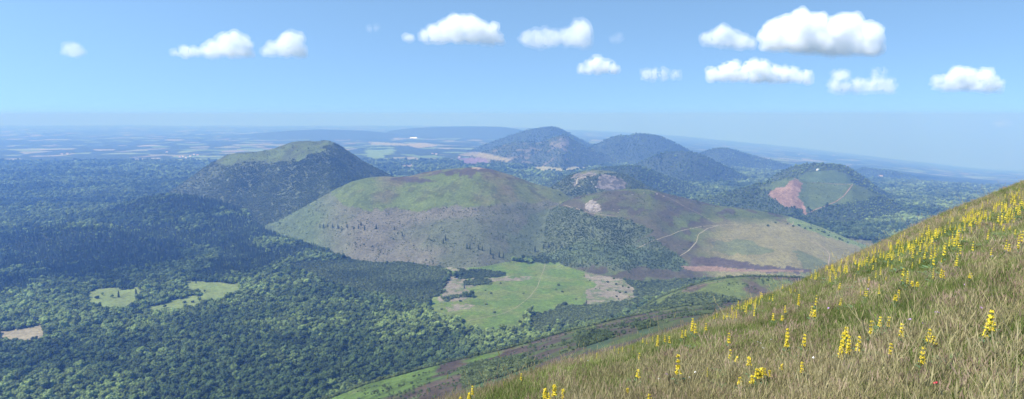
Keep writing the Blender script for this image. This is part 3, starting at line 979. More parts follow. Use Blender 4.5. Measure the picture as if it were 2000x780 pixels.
# ------------------------------------------------------------------ rocks
M_ROCK = plain_mat('weathered_rock', (.24, .215, .20), .35, .3)
ROCKM = []
for s in range(3):
    mb = MB()
    for k in range(4):
        mb.blob((random.uniform(-.7, .7), random.uniform(-.4, .4), .25), (random.uniform(.5, .8), .45, random.uniform(.5, 1.0)), 2, .38, 2.4, s * 9 + k, 0)
    ROCKM.append(mb.mesh('rock_outcrop', [M_ROCK]))
for i, (px, py, s, lab) in enumerate((
        (1160, 404, 15, 'tallest pale rock face above the path on the middle of the brown ridge'), (1156, 411, 9, 'pale rock foot just left under the tallest rock face'),
        (1168, 409, 9, 'pale rock just right of the tallest rock face'), (1150, 413, 6, 'small white rock where the path passes the rock face'),
        (1198, 410, 6, 'thin upright rock right of the rock face'), (1210, 411, 9, 'rightmost broken rock beside the path'), (1207, 416, 6, 'low rock lying just above the path end'),
        (1235, 381, 9, 'low pale rock near the ridge top left of the dark bush'), (1258, 378, 8, 'pale rock near the ridge top right of the dark bush'), (1283, 380, 10, 'leftmost pale rock of the strip on the right shoulder of the ridge'),
        (1296, 385, 10, 'lower pale rock of the strip on the right shoulder of the ridge'), (1125, 352, 12, 'grey cliff block left on the rocky knoll'), (1130, 346, 9, 'white rock above the cliff on the rocky knoll'),
        (1175, 355, 12, 'left grey slab of the rocky knoll face'), (1196, 356, 12, 'right grey slab of the rocky knoll face'), (1097, 411, 6, 'small pinkish rock below the saddle path'))):
    p = cast(px, py)
    if p:
        o = bpy.data.objects.new('rock_outcrop', ROCKM[i % 3]); o.location = p; o.scale = (s * .42, s * .35, s * .36); o.rotation_euler = (0, 0, random.uniform(-.5, .5))
        o['label'] = lab; o['category'] = 'rock'; o['group'] = 'pale rocks on the ridge and knoll'
        link(o)

# ------------------------------------------------------------------ paths
M_PATH = {}


def path(pts, width, colr, name='footpath'):
    W3 = [cast(*p) for p in pts]
    W3 = np.array([p for p in W3 if p is not None])[:, :2]
    seg = np.hypot(*np.diff(W3, axis=0).T); t = np.concatenate([[0], np.cumsum(seg)])
    n = max(4, int(t[-1] / 5)); tt = np.linspace(0, t[-1], n)
    x = gsmooth(np.interp(tt, t, W3[:, 0]), 2.0); y = gsmooth(np.interp(tt, t, W3[:, 1]), 2.0)
    dx = np.gradient(x); dy = np.gradient(y); L = np.hypot(dx, dy) + 1e-6
    nx, ny = -dy / L, dx / L
    w = width * .36 * (1 + .35 * (fbm(tt, tt * 0, 18, 2, 5) - .5) * 2)
    cols = []
    for k in (-1, -.5, 0, .5, 1):
        X = x + nx * w * k; Y = y + ny * w * k
        cols.append(np.stack([X, Y, terrain(X, Y) + .45 - .25 * abs(k)], 1))
    V = np.stack(cols, 1).reshape(-1, 3)
    Fc = [(i * 5 + j, i * 5 + j + 1, (i + 1) * 5 + j + 1, (i + 1) * 5 + j) for i in range(n - 1) for j in range(4)]
    key = tuple(colr)
    if key not in M_PATH:
        M_PATH[key] = plain_mat('trodden_earth', tuple(c * .72 for c in colr), .3, .15)
    me = bpy.data.meshes.new(name); me.from_pydata(V.tolist(), [], Fc); me.materials.append(M_PATH[key])
    structure(link(bpy.data.objects.new(name, me)))


path([(1065, 514), (1063, 525), (1055, 545), (1050, 560), (1035, 580), (1010, 600), (985, 612), (950, 620), (900, 629)], 3.6, (.25, .245, .14))
path([(1326, 501), (1345, 490), (1360, 474), (1364, 458), (1380, 447), (1405, 440)], 4, (.32, .29, .19))
path([(1242, 486), (1290, 466), (1330, 451), (1370, 443), (1405, 440), (1440, 438)], 3.5, (.30, .27, .18))
path([(1100, 401), (1110, 403), (1125, 408), (1150, 416), (1180, 421), (1208, 424)], 3, (.30, .25, .19))
path([(p[0], p[1] + 2.5) for p in CRA[8:14]], 2.2, (.22, .20, .12))
path([(1296, 584), (1333, 569), (1380, 555), (1420, 548)], 2.5, (.25, .21, .15))
path([(1617, 522), (1619, 510), (1621, 500), (1616, 490), (1600, 478), (1580, 470)], 3, (.40, .31, .26))
path([(1572, 417), (1590, 411), (1612, 403), (1635, 393), (1648, 383), (1660, 368), (1666, 360)], 5, (.33, .21, .15))
path([(1664, 360), (1640, 360), (1610, 358), (1584, 357)], 6, (.36, .27, .17))
path([(1524, 430), (1550, 432), (1548, 440), (1540, 444)], 4, (.32, .29, .19))
path([(1139, 366), (1128, 364), (1126, 356), (1128, 348), (1145, 346), (1160, 343)], 5, (.42, .38, .32))
path([(1148, 350), (1156, 356), (1164, 366), (1167, 373)], 5, (.40, .38, .36))
path([(1240, 372), (1275, 374), (1310, 388), (1340, 405), (1380, 425), (1400, 438)], 3, (.26, .22, .15))

# ------------------------------------------------------------------ far houses
M_WALL = plain_mat('pale_render', (.72, .70, .66), .08, .2); M_ROOF = plain_mat('clay_roof', (.42, .24, .19), .2, .2); M_TIN = plain_mat('white_roof', (.85, .86, .88), .05, .1)


def house(px, py, L, Wd, H, label, group, roof=M_ROOF):
    p = cast(px, py)
    if p is None: return
    e = bpy.data.objects.new('farmhouse', None); e.location = p; e.rotation_euler = (0, 0, random.uniform(-.4, .4)); e['label'] = label; e['category'] = 'house'; e['group'] = group
    link(e)
    mb = MB(); a, b = L / 2, Wd / 2
    V = [(-a, -b, -3), (a, -b, -3), (a, b, -3), (-a, b, -3), (-a, -b, H), (a, -b, H), (a, b, H), (-a, b, H), (-a, 0, H + b * .6), (a, 0, H + b * .6)]
    mb.add(V, [(0, 1, 5, 4), (2, 3, 7, 6), (1, 2, 6, 9, 5), (3, 0, 4, 8, 7)])
    link(bpy.data.objects.new('wall', mb.mesh('wall', [M_WALL])), e)
    mb = MB(); a += .5; c = b + .6; h2 = H - .3
    mb.add([(-a, -c, h2), (a, -c, h2), (a, 0, H + b * .6 + .25), (-a, 0, H + b * .6 + .25), (a, c, h2), (-a, c, h2)], [(0, 1, 2, 3), (3, 2, 4, 5)])
    link(bpy.data.objects.new('roof', mb.mesh('roof', [roof])), e)


for (px, py) in ((745, 322), (750, 325), (754, 320), (757, 326), (762, 324), (748, 328), (768, 325), (740, 324)):
    house(px, py, 24, 14, 9, 'tiny pale house of the village right of the big left cone', 'village houses right of the big cone')
for (px, py) in ((845, 301), (852, 302), (817, 326), (833, 325), (848, 327), (860, 329), (853, 328), (905, 325), (897, 308)):
    house(px, py, 26, 14, 8, 'tiny pale farmhouse among the fields beyond the flat-topped hill', 'farmhouses among the fields')
house(808, 271, 150, 60, 14, 'long white flat shed far out on the plain', 'far sheds on the plain', M_TIN)
for (px, py) in ((380, 303), (386, 304), (352, 308), (358, 307), (364, 309), (372, 306), (326, 298), (132, 301), (121, 302)):
    house(px, py, 28, 15, 9, 'tiny pale house on the hazy plain left of the big cone', 'houses on the hazy left plain')
house(1597, 333, 16, 9, 6, 'small white hut on the rim of the dark dome at right', 'hut on the dome', M_TIN)
house(1848, 413, 22, 12, 8, 'tiny pale house at the foot of the hills just above the grassy hillside', 'houses by the right hillside')
for (px, py) in ((1720, 345), (1628, 305), (1560, 303), (1800, 370)):
    house(px, py, 40, 20, 9, 'tiny pale building far out on the right plain', 'buildings on the right plain')

# ------------------------------------------------------------------ foreground hillside
def hill_mat():
    m, nt, b = new_mat('mountain_turf')
    g = N(nt, 'ShaderNodeNewGeometry'); P = g.outputs['Position']
    a = mixrgb(nt, maprange(nt, noise(nt, P, .22, 4), .4, .6, 0, 1), (.10, .13, .040), (.20, .17, .09))
    c = mixrgb(nt, maprange(nt, noise(nt, P, 1.4, 4), .42, .62, 0, 1), a, (.10, .070, .05))
    f = maprange(nt, noise(nt, P, 9, 4), .3, .7, .6, 1.4)
    nt.links.new(scalecol(nt, c, f), b.inputs['Base Color'])
    bp = N(nt, 'ShaderNodeBump'); bp.inputs['Distance'].default_value = .12; nt.links.new(noise(nt, P, 6, 5), bp.inputs['Height']); nt.links.new(bp.outputs[0], b.inputs['Normal'])
    return m


ys = np.concatenate([np.linspace(-12, 2, 12), np.geomspace(2.3, 200, 330)])
us = np.linspace(-1.6, 1.6, 700)
Yv, Uv = np.meshgrid(ys, us, indexing='ij')
Xv = Uv * np.maximum(Yv, 2.0)
Zv = hillz(Xv, Yv)
nr, nc = Xv.shape
gi = np.arange(nr * nc).reshape(nr, nc)
q = np.stack([gi[:-1, :-1], gi[:-1, 1:], gi[1:, 1:], gi[1:, :-1]], -1).reshape(-1, 4)
me = bpy.data.meshes.new('grassy_hillside')
me.from_pydata(np.stack([Xv, Yv, Zv], -1).reshape(-1, 3).tolist(), [], q.tolist())
me.polygons.foreach_set('use_smooth', np.ones(len(q), bool)); me.materials.append(hill_mat())
structure(link(bpy.data.objects.new('grassy_hillside', me)))


def blades(mb, n, h, spread, wid, lean, seed, mi=0, heads=None):
    r = np.random.default_rng(seed)
    for i in range(n):
        a = r.uniform(0, 6.28); d = spread * math.sqrt(r.random()); x, y = math.cos(a) * d, math.sin(a) * d
        hh = h * r.uniform(.55, 1.1); w = wid * r.uniform(.7, 1.3)
        la = r.uniform(0, 6.28); ll = lean * r.uniform(.2, 1.1) * hh; lx, ly = math.cos(la) * ll + .10 * hh, math.sin(la) * ll
        t = r.uniform(0, 3.14); wx, wy = math.cos(t) * w, math.sin(t) * w
        pts = []
        for f, ww in ((0, 1), (.5, .8), (1, .12)):
            cx, cy, cz = x + lx * f * f, y + ly * f * f, hh * f * (1 - .12 * f)
            pts += [(cx - wx * ww, cy - wy * ww, cz), (cx + wx * ww, cy + wy * ww, cz)]
        mb.add(pts, [(0, 1, 3, 2), (2, 3, 5, 4)], mi)
        if heads and r.random() < heads[0]:
            hx, hy, hz = x + lx, y + ly, hh * .88
            L = heads[1] * r.uniform(.7, 1.3); w2 = heads[2]
            for tt in (t, t + 1.57):
                ax, ay = math.cos(tt) * w2, math.sin(tt) * w2
                dx, dy = lx / max(hh, .01) * L * 1.3, ly / max(hh, .01) * L * 1.3
                mb.add([(hx, hy, hz - L * .2), (hx + ax + dx * .5, hy + ay + dy * .5, hz + L * .4), (hx + dx, hy + dy, hz + L), (hx - ax + dx * .5, hy - ay + dy * .5, hz + L * .4)], [(0, 1, 2, 3)], heads[3])


M_GG = tint_mat('green_grass', (.095, .150, .030), (.235, .280, .080), .3)
M_GS = tint_mat('straw_grass', (.27, .245, .11), (.45, .395, .23), .3)
M_GP = tint_mat('seed_heads', (.28, .20, .145), (.43, .33, .25), .3)
GR = []
for s in range(3):
    mb = MB(); blades(mb, 46, .30, .22, .006, .5, 400 + s); blades(mb, 12, .36, .2, .0045, .5, 410 + s, 1); GR.append(mb.mesh('green_tuft', [M_GG, M_GS]))
for s in range(3):
    mb = MB(); blades(mb, 26, .34, .22, .0045, .55, 420 + s, 1, (.7, .10, .008, 2)); blades(mb, 20, .26, .22, .006, .5, 430 + s, 0); GR.append(mb.mesh('seeding_tuft', [M_GG, M_GS, M_GP]))
for s in range(2):
    mb = MB(); blades(mb, 26, .48, .17, .005, .45, 440 + s, 0, (.6, .13, .008, 0)); blades(mb, 14, .26, .2, .006, .5, 450 + s, 1); GR.append(mb.mesh('straw_tuft', [M_GS, M_GG]))
for s in range(2):   # broad leaved herbs
    mb = MB(); blades(mb, 20, .2, .16, .028, .7, 460 + s); GR.append(mb.mesh('herb_tuft', [M_GG]))
for s in range(2):   # long bleached stalks
    mb = MB(); blades(mb, 5, .85, .12, .006, .55, 470 + s, 0, (.9, .22, .010, 0)); blades(mb, 10, .35, .2, .006, .6, 480 + s, 0); GR.append(mb.mesh('stalk_tuft', [M_GS]))
C_G = proto_collection('grass_kinds', GR)


def grass():
    out = []
    for y0, y1, sp, k in ((3.2, 12, .125, .75), (12, 24, .18, .85), (24, 50, .32, 1.05), (50, 135, .58, 1.4)):
        rows = np.arange(y0, y1, sp); o = []
        for y in rows:
            x = np.arange(-.5 * y, 1.0 * y, sp); o.append(np.stack([x, np.full(len(x), y)], 1))
        P = np.concatenate(o); P += rng.uniform(-.6, .6, P.shape) * sp
        x, y = P[:, 0], P[:, 1]
        z = hillz(x, y)
        u = x / y; i = ucol(u); kk = np.clip(np.searchsorted(YH, y) - 1, 0, len(YH) - 1)
        vis = (z + .8) / y > CH[i, kk]
        px, py = proj(x, y, z)
        vis &= (py < 1000) & (px > 500)
        x, y, z, px, py = x[vis], y[vis], z[vis], px[vis], py[vis]
        n1 = fbm(x, y, 5.0, 4, 201); n2 = fbm(x, y, 1.6, 3, 211); n3 = fbm(x, y, 14, 3, 221)
        r = rng.random(len(x))
        t = np.clip((n1 - .5) * 2.6 + (n2 - .5) * 1.2 + .5 + .25 * sstep(760, 1000, px) * 0, 0, 1)   # 0 green, 1 straw
        cat = np.where(r < .6 * (1 - t) + .40 + .22 * sstep(10, 30, y), 0, np.where(r < .6 * (1 - t) + .60 + .18 * sstep(10, 30, y), 1, 2))
        cat = np.where((cat == 2) & (n3 < .52) & (y > 16), 1, cat)
        vi = np.where(cat == 0, rng.integers(0, 3, len(x)), np.where(cat == 1, 3 + rng.integers(0, 3, len(x)), 6 + rng.integers(0, 2, len(x))))
        herb = (rng.random(len(x)) < .12 + .3 * (n1 < .45))
        vi = np.where(herb & (cat == 0), 8 + rng.integers(0, 2, len(x)), vi)
        stalk = (rng.random(len(x)) < .10 * sstep(1500, 1850, px) * sstep(560, 680, py) + .012)
        vi = np.where(stalk, 10 + rng.integers(0, 2, len(x)), vi)
        tint = np.clip(n2 * 1.4 - .2 + rng.normal(0, .15, len(x)), 0, 1)
        sc = k * np.clip(rng.normal(1, .22, len(x)), .5, 1.6) * (.75 + .5 * n3)
        out.append(np.stack([x, y, z - .02, sc, vi, tint], 1))
    return np.concatenate(out)


G = grass()
print('GRASS', len(G))
scatter('grass', G[:, :3], G[:, 3], rng.normal(0, .9, len(G)), G[:, 4].astype(int), G[:, 5], C_G, 'mixed green, straw and reddish seeding grass on the hillside', 'grass')

# ------------------------------------------------------------------ yellow gentians
M_STEM = plain_mat('gentian_stem', (.13, .20, .07), .15, 20)
M_LEAF = plain_mat('gentian_leaf', (.10, .17, .085), .25, 9)
M_PET = plain_mat('yellow_petals', (.76, .63, .07), .25, 30)


def stem_mb(mb, h, mi=0):
    mb.cone((0, 0, -.05), (0, 0, h * .5), .011, .009, 6, mi); mb.cone((0, 0, h * .5), (.01, 0, h), .009, .005, 6, mi)


def leaf_mb(mb, z, a, L, Wd, up, mi=0):
    ca, sa = math.cos(a), math.sin(a)
    V = []
    for f, w in ((0, .15), (.25, .8), (.55, 1.0), (.8, .6), (1, .03)):
        rr = L * f * math.cos(up * (1 - f * .7)); zz = z + L * f * math.sin(up) * (1 - f * .55)
        for s in (-1, 0, 1):
            V.append((ca * rr - sa * s * w * Wd, sa * rr + ca * s * w * Wd, zz + (.012 if s else 0) * w))
    Fc = []
    for i in range(4):
        for j in range(2):
            Fc.append((i * 3 + j, i * 3 + j + 1, (i + 1) * 3 + j + 1, (i + 1) * 3 + j))
    mb.add(V, Fc, mi)


def whorl_mb(mb, z, rad, seed, mi=0, mb_leaf=None, ml=0, n=30):
    r = np.random.default_rng(seed)
    for i in range(n):
        a = r.uniform(0, 6.28); e = r.uniform(-.35, 1.1); d = np.array((math.cos(a) * math.cos(e), math.sin(a) * math.cos(e), math.sin(e)))
        c = np.array((0, 0, z)) + d * rad * r.uniform(.35, .75)
        t = np.cross(d, (0, 0, 1.)); t /= np.linalg.norm(t) + 1e-6; b = np.cross(d, t); s = rad * .34
        tip = c + d * rad * .55
        mb.add([c, c + t * s, tip, c - t * s], [(0, 1, 2), (0, 2, 3)], mi)
        mb.add([c, c + b * s, tip + t * .2 * s, c - b * s], [(0, 1, 2), (0, 2, 3)], mi)
    mb.blob((0, 0, z), (rad * .5, rad * .5, rad * .42), 1, .2, 3, seed, mi)


# proportions for a plant one metre tall
KINDS = {'tall': (6, 5), 'mid': (4, 4), 'short': (3, 4)}   # whorls, leaf pairs


def gentian_layout(kind):
    nw, nl = KINDS[kind]
    z0 = {'tall': .46, 'mid': .58, 'short': .72}[kind]
    ws = [(z0 + (1.0 - z0) * i / (nw - 1) * .98, .085 - .035 * i / (nw - 1) + (.02 if kind == 'short' else 0)) for i in range(nw)]
    ls = []
    for k in range(nl):
        z = .04 + (z0 - .08) * k / max(nl - 1, 1)
        for s in (0, math.pi):
            ls.append((z, s + k * 1.45, (.30 - .035 * k), (.060 - .006 * k), .85 - .05 * k))
    return ws, ls


def near_proto(kind):
    ws, ls = gentian_layout(kind)
    parts = []
    mb = MB(); stem_mb(mb, 1.0); parts.append(('stem', mb.mesh('stem', [M_STEM])))
    for i, (z, a, L, Wd, up) in enumerate(ls):
        mb = MB(); leaf_mb(mb, z, a, L, Wd, up); parts.append(('leaf', mb.mesh('leaf', [M_LEAF])))
    for i, (z, rad) in enumerate(ws):
        mb = MB(); whorl_mb(mb, z, rad, 500 + i); parts.append(('flower_whorl', mb.mesh('flower_whorl', [M_PET])))
    return parts


def far_mesh(kind, seed):
    ws, ls = gentian_layout(kind)
    mb = MB(); stem_mb(mb, 1.0, 0)
    for (z, a, L, Wd, up) in ls: leaf_mb(mb, z, a + seed, L * 1.05, Wd * 1.15, up, 1)
    for i, (z, rad) in enumerate(ws): whorl_mb(mb, z, rad * .88, seed * 10 + i, 2, n=16)
    return mb.mesh('yellow_gentian', [M_STEM, M_LEAF, M_PET])


PROTO = {k: near_proto(k) for k in KINDS}
FARM = [far_mesh('tall', 1), far_mesh('tall', 2), far_mesh('mid', 3), far_mesh('short', 4)]
ORD = ['first', 'second', 'third', 'fourth', 'fifth', 'sixth', 'seventh', 'eighth', 'ninth', 'tenth', 'eleventh', 'twelfth', 'thirteenth', 'fourteenth', 'fifteenth', 'sixteenth', 'seventeenth', 'eighteenth', 'nineteenth', 'twentieth', 'twenty-first', 'twenty-second']
ROWS = {
    'at the bottom left tip of the grassy hillside': [(901, 775, 806, 's'), (915, 766, 806, 's'), (923, 751, 792, 'm'), (968, 730, 753, 'm'), (983, 738, 754, 's'), (1017, 728, 757, 'm'), (1064, 757, 812, 's'), (1073, 766, 812, 's'), (1082, 750, 812, 's'), (1101, 758, 808, 's')],
    'on the hillside skyline before the dark heath': [(1136, 699, 716, 's'), (1165, 688, 712, 'm'), (1171, 696, 712, 's'), (1201, 676, 698, 'm'), (1208, 680, 700, 'm'), (1215, 677, 700, 'm'), (1235, 675, 694, 'm'), (1256, 661, 684, 'm'), (1263, 662, 682, 's'), (1275, 655, 677, 'm'), (1283, 655, 692, 't'), (1299, 656, 682, 'm'), (1308, 657, 684, 'm'), (1332, 645, 676, 'm'), (1338, 645, 672, 'm'), (1351, 622, 666, 't'), (1359, 632, 672, 'm'), (1375, 640, 664, 's'), (1378, 632, 660, 'm'), (1394, 617, 634, 'm'), (1400, 610, 630, 'm')],
    'in the bottom middle of the hillside': [(1225, 758, 792, 's'), (1245, 722, 766, 's'), (1248, 690, 718, 'm'), (1268, 773, 806, 's'), (1325, 691, 775, 'm'), (1380, 730, 750, 's'), (1422, 651, 692, 'm'), (1424, 683, 722, 'm'), (1436, 696, 730, 's'), (1444, 736, 780, 's'), (1463, 697, 745, 's'), (1468, 733, 780, 's'), (1478, 720, 772, 's'), (1484, 718, 770, 's'), (1492, 719, 758, 's')],
    'in the middle belt of the hillside': [(1501, 725, 758, 's'), (1510, 612, 642, 'm'), (1525, 718, 745, 's'), (1527, 617, 645, 's'), (1533, 598, 626, 'm'), (1536, 641, 704, 't'), (1559, 575, 612, 't'), (1565, 706, 752, 'm'), (1567, 652, 704, 'm'), (1582, 598, 642, 'm'), (1587, 606, 642, 's'), (1637, 662, 728, 't'), (1641, 648, 726, 't'), (1652, 640, 690, 's'), (1655, 656, 718, 't'), (1670, 655, 716, 'm')],
    'on the lower right part of the hillside': [(1700, 625, 682, 'm'), (1716, 618, 660, 'm'), (1731, 618, 660, 'm'), (1739, 671, 718, 'm'), (1758, 632, 688, 'm'), (1799, 677, 748, 'm'), (1807, 642, 694, 'm'), (1823, 658, 700, 's'), (1921, 612, 690, 't'), (1934, 606, 692, 'm')],
    'just below the dense yellow drift': [(1639, 583, 612, 'm'), (1728, 541, 562, 'm'), (1747, 577, 608, 's'), (1752, 567, 600, 'm'), (1780, 550, 578, 's'), (1790, 552, 578, 's'), (1835, 528, 560, 'm'), (1842, 530, 560, 'm'), (1892, 534, 562, 's'), (1970, 478, 508, 'm')],
}
n_ind = 0


def gentian_near(loc, h, kind, label, group):
    e = bpy.data.objects.new('yellow_gentian', None); e.location = loc; e.scale = (h ** .6 * .82, h ** .6 * .82, h); e.rotation_euler = (random.uniform(-.05, .05), random.uniform(-.07, .07), random.uniform(0, 6.28))
    e['label'] = label; e['category'] = 'gentian'; e['group'] = group
    link(e)
    for nm, me in PROTO[kind]:
        link(bpy.data.objects.new(nm, me), e)


def gentian_far(loc, h, label, group):
    o = bpy.data.objects.new('yellow_gentian', random.choice(FARM)); o.location = loc; o.scale = (h * .75, h * .75, h); o.rotation_euler = (random.uniform(-.05, .05), random.uniform(-.07, .07), random.uniform(0, 6.28))
    o['label'] = label; o['category'] = 'gentian'; o['group'] = group
    link(o)


GG = 'yellow gentians on the grassy hillside'
for where, lst in ROWS.items():
    lst = sorted(lst)
    for i, (px, pt, pb, k) in enumerate(lst):
        p = cast(px, pb, True)
        if p is None:
            p = cast(px, pb + 10, True)
        if p is None:
            continue
        h = max(.35, (pb - pt) * p[1] / F * 1.04)
        kind = {'t': 'tall', 'm': 'mid', 's': 'short'}[k]
        desc = {'t': 'Tall six-whorled yellow gentian', 'm': 'Four-whorled yellow gentian', 's': 'Short three-whorled yellow gentian'}[k]
        lab = '%s, %s from left %s' % (desc, ORD[i], where)
        if (pb - pt) >= 26:
            gentian_near(p, h, kind, lab, GG)
        else:
            gentian_far(p, h, lab, GG)
        n_ind += 1
DRIFT = [(1400, 640), (1440, 612), (1500, 588), (1560, 566), (1620, 534), (1680, 506), (1740, 480), (1800, 452), (1860, 428), (1910, 414), (1960, 392), (2000, 378), (2000, 430), (1960, 455), (1900, 465), (1850, 505), (1780, 512), (1740, 522), (1690, 535), (1640, 552), (1590, 560), (1550, 585), (1500, 602), (1440, 638)]
pts = []
tries = 0
while len(pts) < 460 and tries < 20000:
    tries += 1
    px = random.uniform(1400, 2000); py = random.uniform(372, 640)
    if not inpoly(np.array([px]), np.array([py - (random.uniform(0, 70) if random.random() < .22 else 0)]), DRIFT)[0]: continue
    if random.random() < .8 and float(fbm(np.array([px]), np.array([py * 1.6]), 26, 2, 77)[0]) < .5: continue
    p = cast(px, py, True)
    if p: pts.append((p, random.uniform(.36, .74)))
u_e, _ = ray(0, 0)
pts.sort(key=lambda q: -q[1] / q[0][1])
left = 300 - n_ind
DG = 'yellow gentians of the dense drift'
for p, h in pts[:left]:
    px, _ = proj(p[0], p[1], p[2])
    wh = 'at the lower left of' if px < 1600 else ('in the middle of' if px < 1760 else 'at the upper right of')
    gentian_far(p, h, 'yellow gentian spike %s the dense drift under the crest' % wh, DG)
rest = pts[left:]
C_F = proto_collection('gentian_kinds', FARM)
if rest:
    P = np.array([q[0] for q in rest]); n = len(P)
    scatter('gentian_drift', P, np.array([q[1] for q in rest]), rng.uniform(0, 6.28, n), rng.integers(0, 4, n), np.full(n, .5), C_F, 'far part of the dense drift of small yellow gentians', 'gentians')
print('GENTIANS', n_ind, len(pts))
# leafy gentian rosettes without flowers
mb = MB()
for k in range(9):
    leaf_mb(mb, .02 + .03 * (k // 3), k * 2.3, .30, .06, .75)
M_LEAF2 = plain_mat('blue_green_leaf', (.10, .17, .08), .25, 5)
ROS = mb.mesh('leaf_rosette', [M_LEAF2])
C_R = proto_collection('rosette_kinds', [ROS])
rp = []
for q in pts:
    if random.random() < .8:
        x = q[0][0] + random.uniform(-.8, .8); y = q[0][1] + random.uniform(-1.2, 1.2); rp.append((x, y, float(hillz(np.array([x]), np.array([y]))[0])))
for cx, cy, n in ((1400, 765, 6), (1415, 740, 5), (1450, 720, 6), (1650, 715, 8), (1720, 650, 8), (1860, 720, 6), (1540, 715, 4), (1345, 690, 4), (1230, 760, 5), (1700, 700, 3), (1950, 470, 16), (1480, 760, 6), (1670, 725, 5)):
    for k in range(n):
        p = cast(cx + random.uniform(-18, 18), cy + random.uniform(-12, 12), True)
        if p: rp.append(p)
rp = np.array(rp)
scatter('leaf_rosettes', rp, rng.uniform(.5, .95, len(rp)), rng.uniform(0, 6.28, len(rp)), np.zeros(len(rp), int), np.full(len(rp), .5), C_R, 'broad blue-green leaves of gentians that are not in flower', 'leaves')

# small white and violet flowers
M_WH = plain_mat('white_petals', (.82, .82, .80), .05, 30); M_VI = plain_mat('violet_petals', (.42, .26, .55), .15, 30); M_RD = plain_mat('red_petals', (.5, .05, .08), .15, 30)


def flower_parts(mat):
    a = MB(); a.cone((0, 0, 0), (0, .01, .38), .004, .003, 5)
    b = MB()
    for k in range(9):
        t = k * 2 * math.pi / 9; s = t + .33; e = t - .33
        b.add([(0, .01, .385), (math.cos(e) * .028, math.sin(e) * .028, .40), (math.cos(t) * .042, math.sin(t) * .042, .405), (math.cos(s) * .028, math.sin(s) * .028, .40)], [(0, 1, 2, 3)])
    b.blob((0, .01, .39), (.016, .016, .012), 1, .1, 2, 1)
    return [('stem', a.mesh('stem', [M_STEM])), ('blossom', b.mesh('blossom', [mat]))]


FLW = {'w': flower_parts(M_WH), 'v': flower_parts(M_VI), 'r': flower_parts(M_RD)}
for kind, px, py in [('w', 1366, 733), ('w', 1292, 745), ('w', 1335, 743), ('w', 1351, 743), ('w', 1473, 676), ('w', 1485, 678), ('w', 1497, 671), ('w', 1590, 599), ('w', 1595, 706), ('w', 1611, 699), ('w', 1943, 508), ('w', 1333, 751), ('w', 1478, 683), ('w', 1670, 678), ('w', 1148, 711),
                     ('v', 1296, 733), ('v', 1625, 605), ('v', 1872, 561), ('v', 1790, 636), ('v', 1845, 613), ('v', 1826, 625), ('v', 1839, 621), ('v', 1899, 609), ('v', 1318, 722), ('v', 976, 740), ('v', 1025, 733), ('v', 1784, 640), ('v', 1705, 570), ('r', 1848, 774)]:
    p = cast(px, py + 14, True)
    if not p: continue
    nm = {'w': 'white_flower', 'v': 'violet_flower', 'r': 'red_flower'}[kind]
    e = bpy.data.objects.new(nm, None); e.location = p; s = .7 + p[1] * .008; e.scale = (s, s, s); e.rotation_euler = (.5, 0, random.uniform(0, 6))
    e['label'] = {'w': 'tiny white daisy-like flower in the hillside grass', 'v': 'tiny violet flower head in the hillside grass', 'r': 'small dark red flower at the bottom edge of the hillside'}[kind]
    e['category'] = 'flower'; e['group'] = 'tiny flowers in the grass'
    link(e)
    for a, m_ in FLW[kind]: link(bpy.data.objects.new(a, m_), e)

# ------------------------------------------------------------------ clouds
def cloud_mat(name, dens, colr=(1, 1, 1)):
    m = bpy.data.materials.new(name); m.use_nodes = True; nt = m.node_tree; nt.nodes.clear()
    o = nt.nodes.new('ShaderNodeOutputMaterial'); v = nt.nodes.new('ShaderNodeVolumePrincipled')
    v.inputs['Color'].default_value = (*colr, 1); v.inputs['Density'].default_value = dens; v.inputs['Anisotropy'].default_value = 0.0
    nt.links.new(v.outputs[0], o.inputs['Volume'])
    return m


CM_ = {'thick': cloud_mat('cloud_dense', .0062), 'mid': cloud_mat('cloud_soft', .0048), 'thin': cloud_mat('cloud_thin', .0030), 'faint': cloud_mat('cloud_faint', .0011)}
VEIL = {'thick': cloud_mat('veil_dense', .0030), 'mid': cloud_mat('veil_soft', .0024), 'thin': cloud_mat('veil_thin', .0011), 'faint': cloud_mat('veil_faint', .0006)}
TEX = bpy.data.textures.new('cloud_billow', 'CLOUDS'); TEX.noise_scale = 190; TEX.noise_depth = 3
TEX2 = bpy.data.textures.new('cloud_fine', 'CLOUDS'); TEX2.noise_scale = 75; TEX2.noise_depth = 2
CD = 9000.0


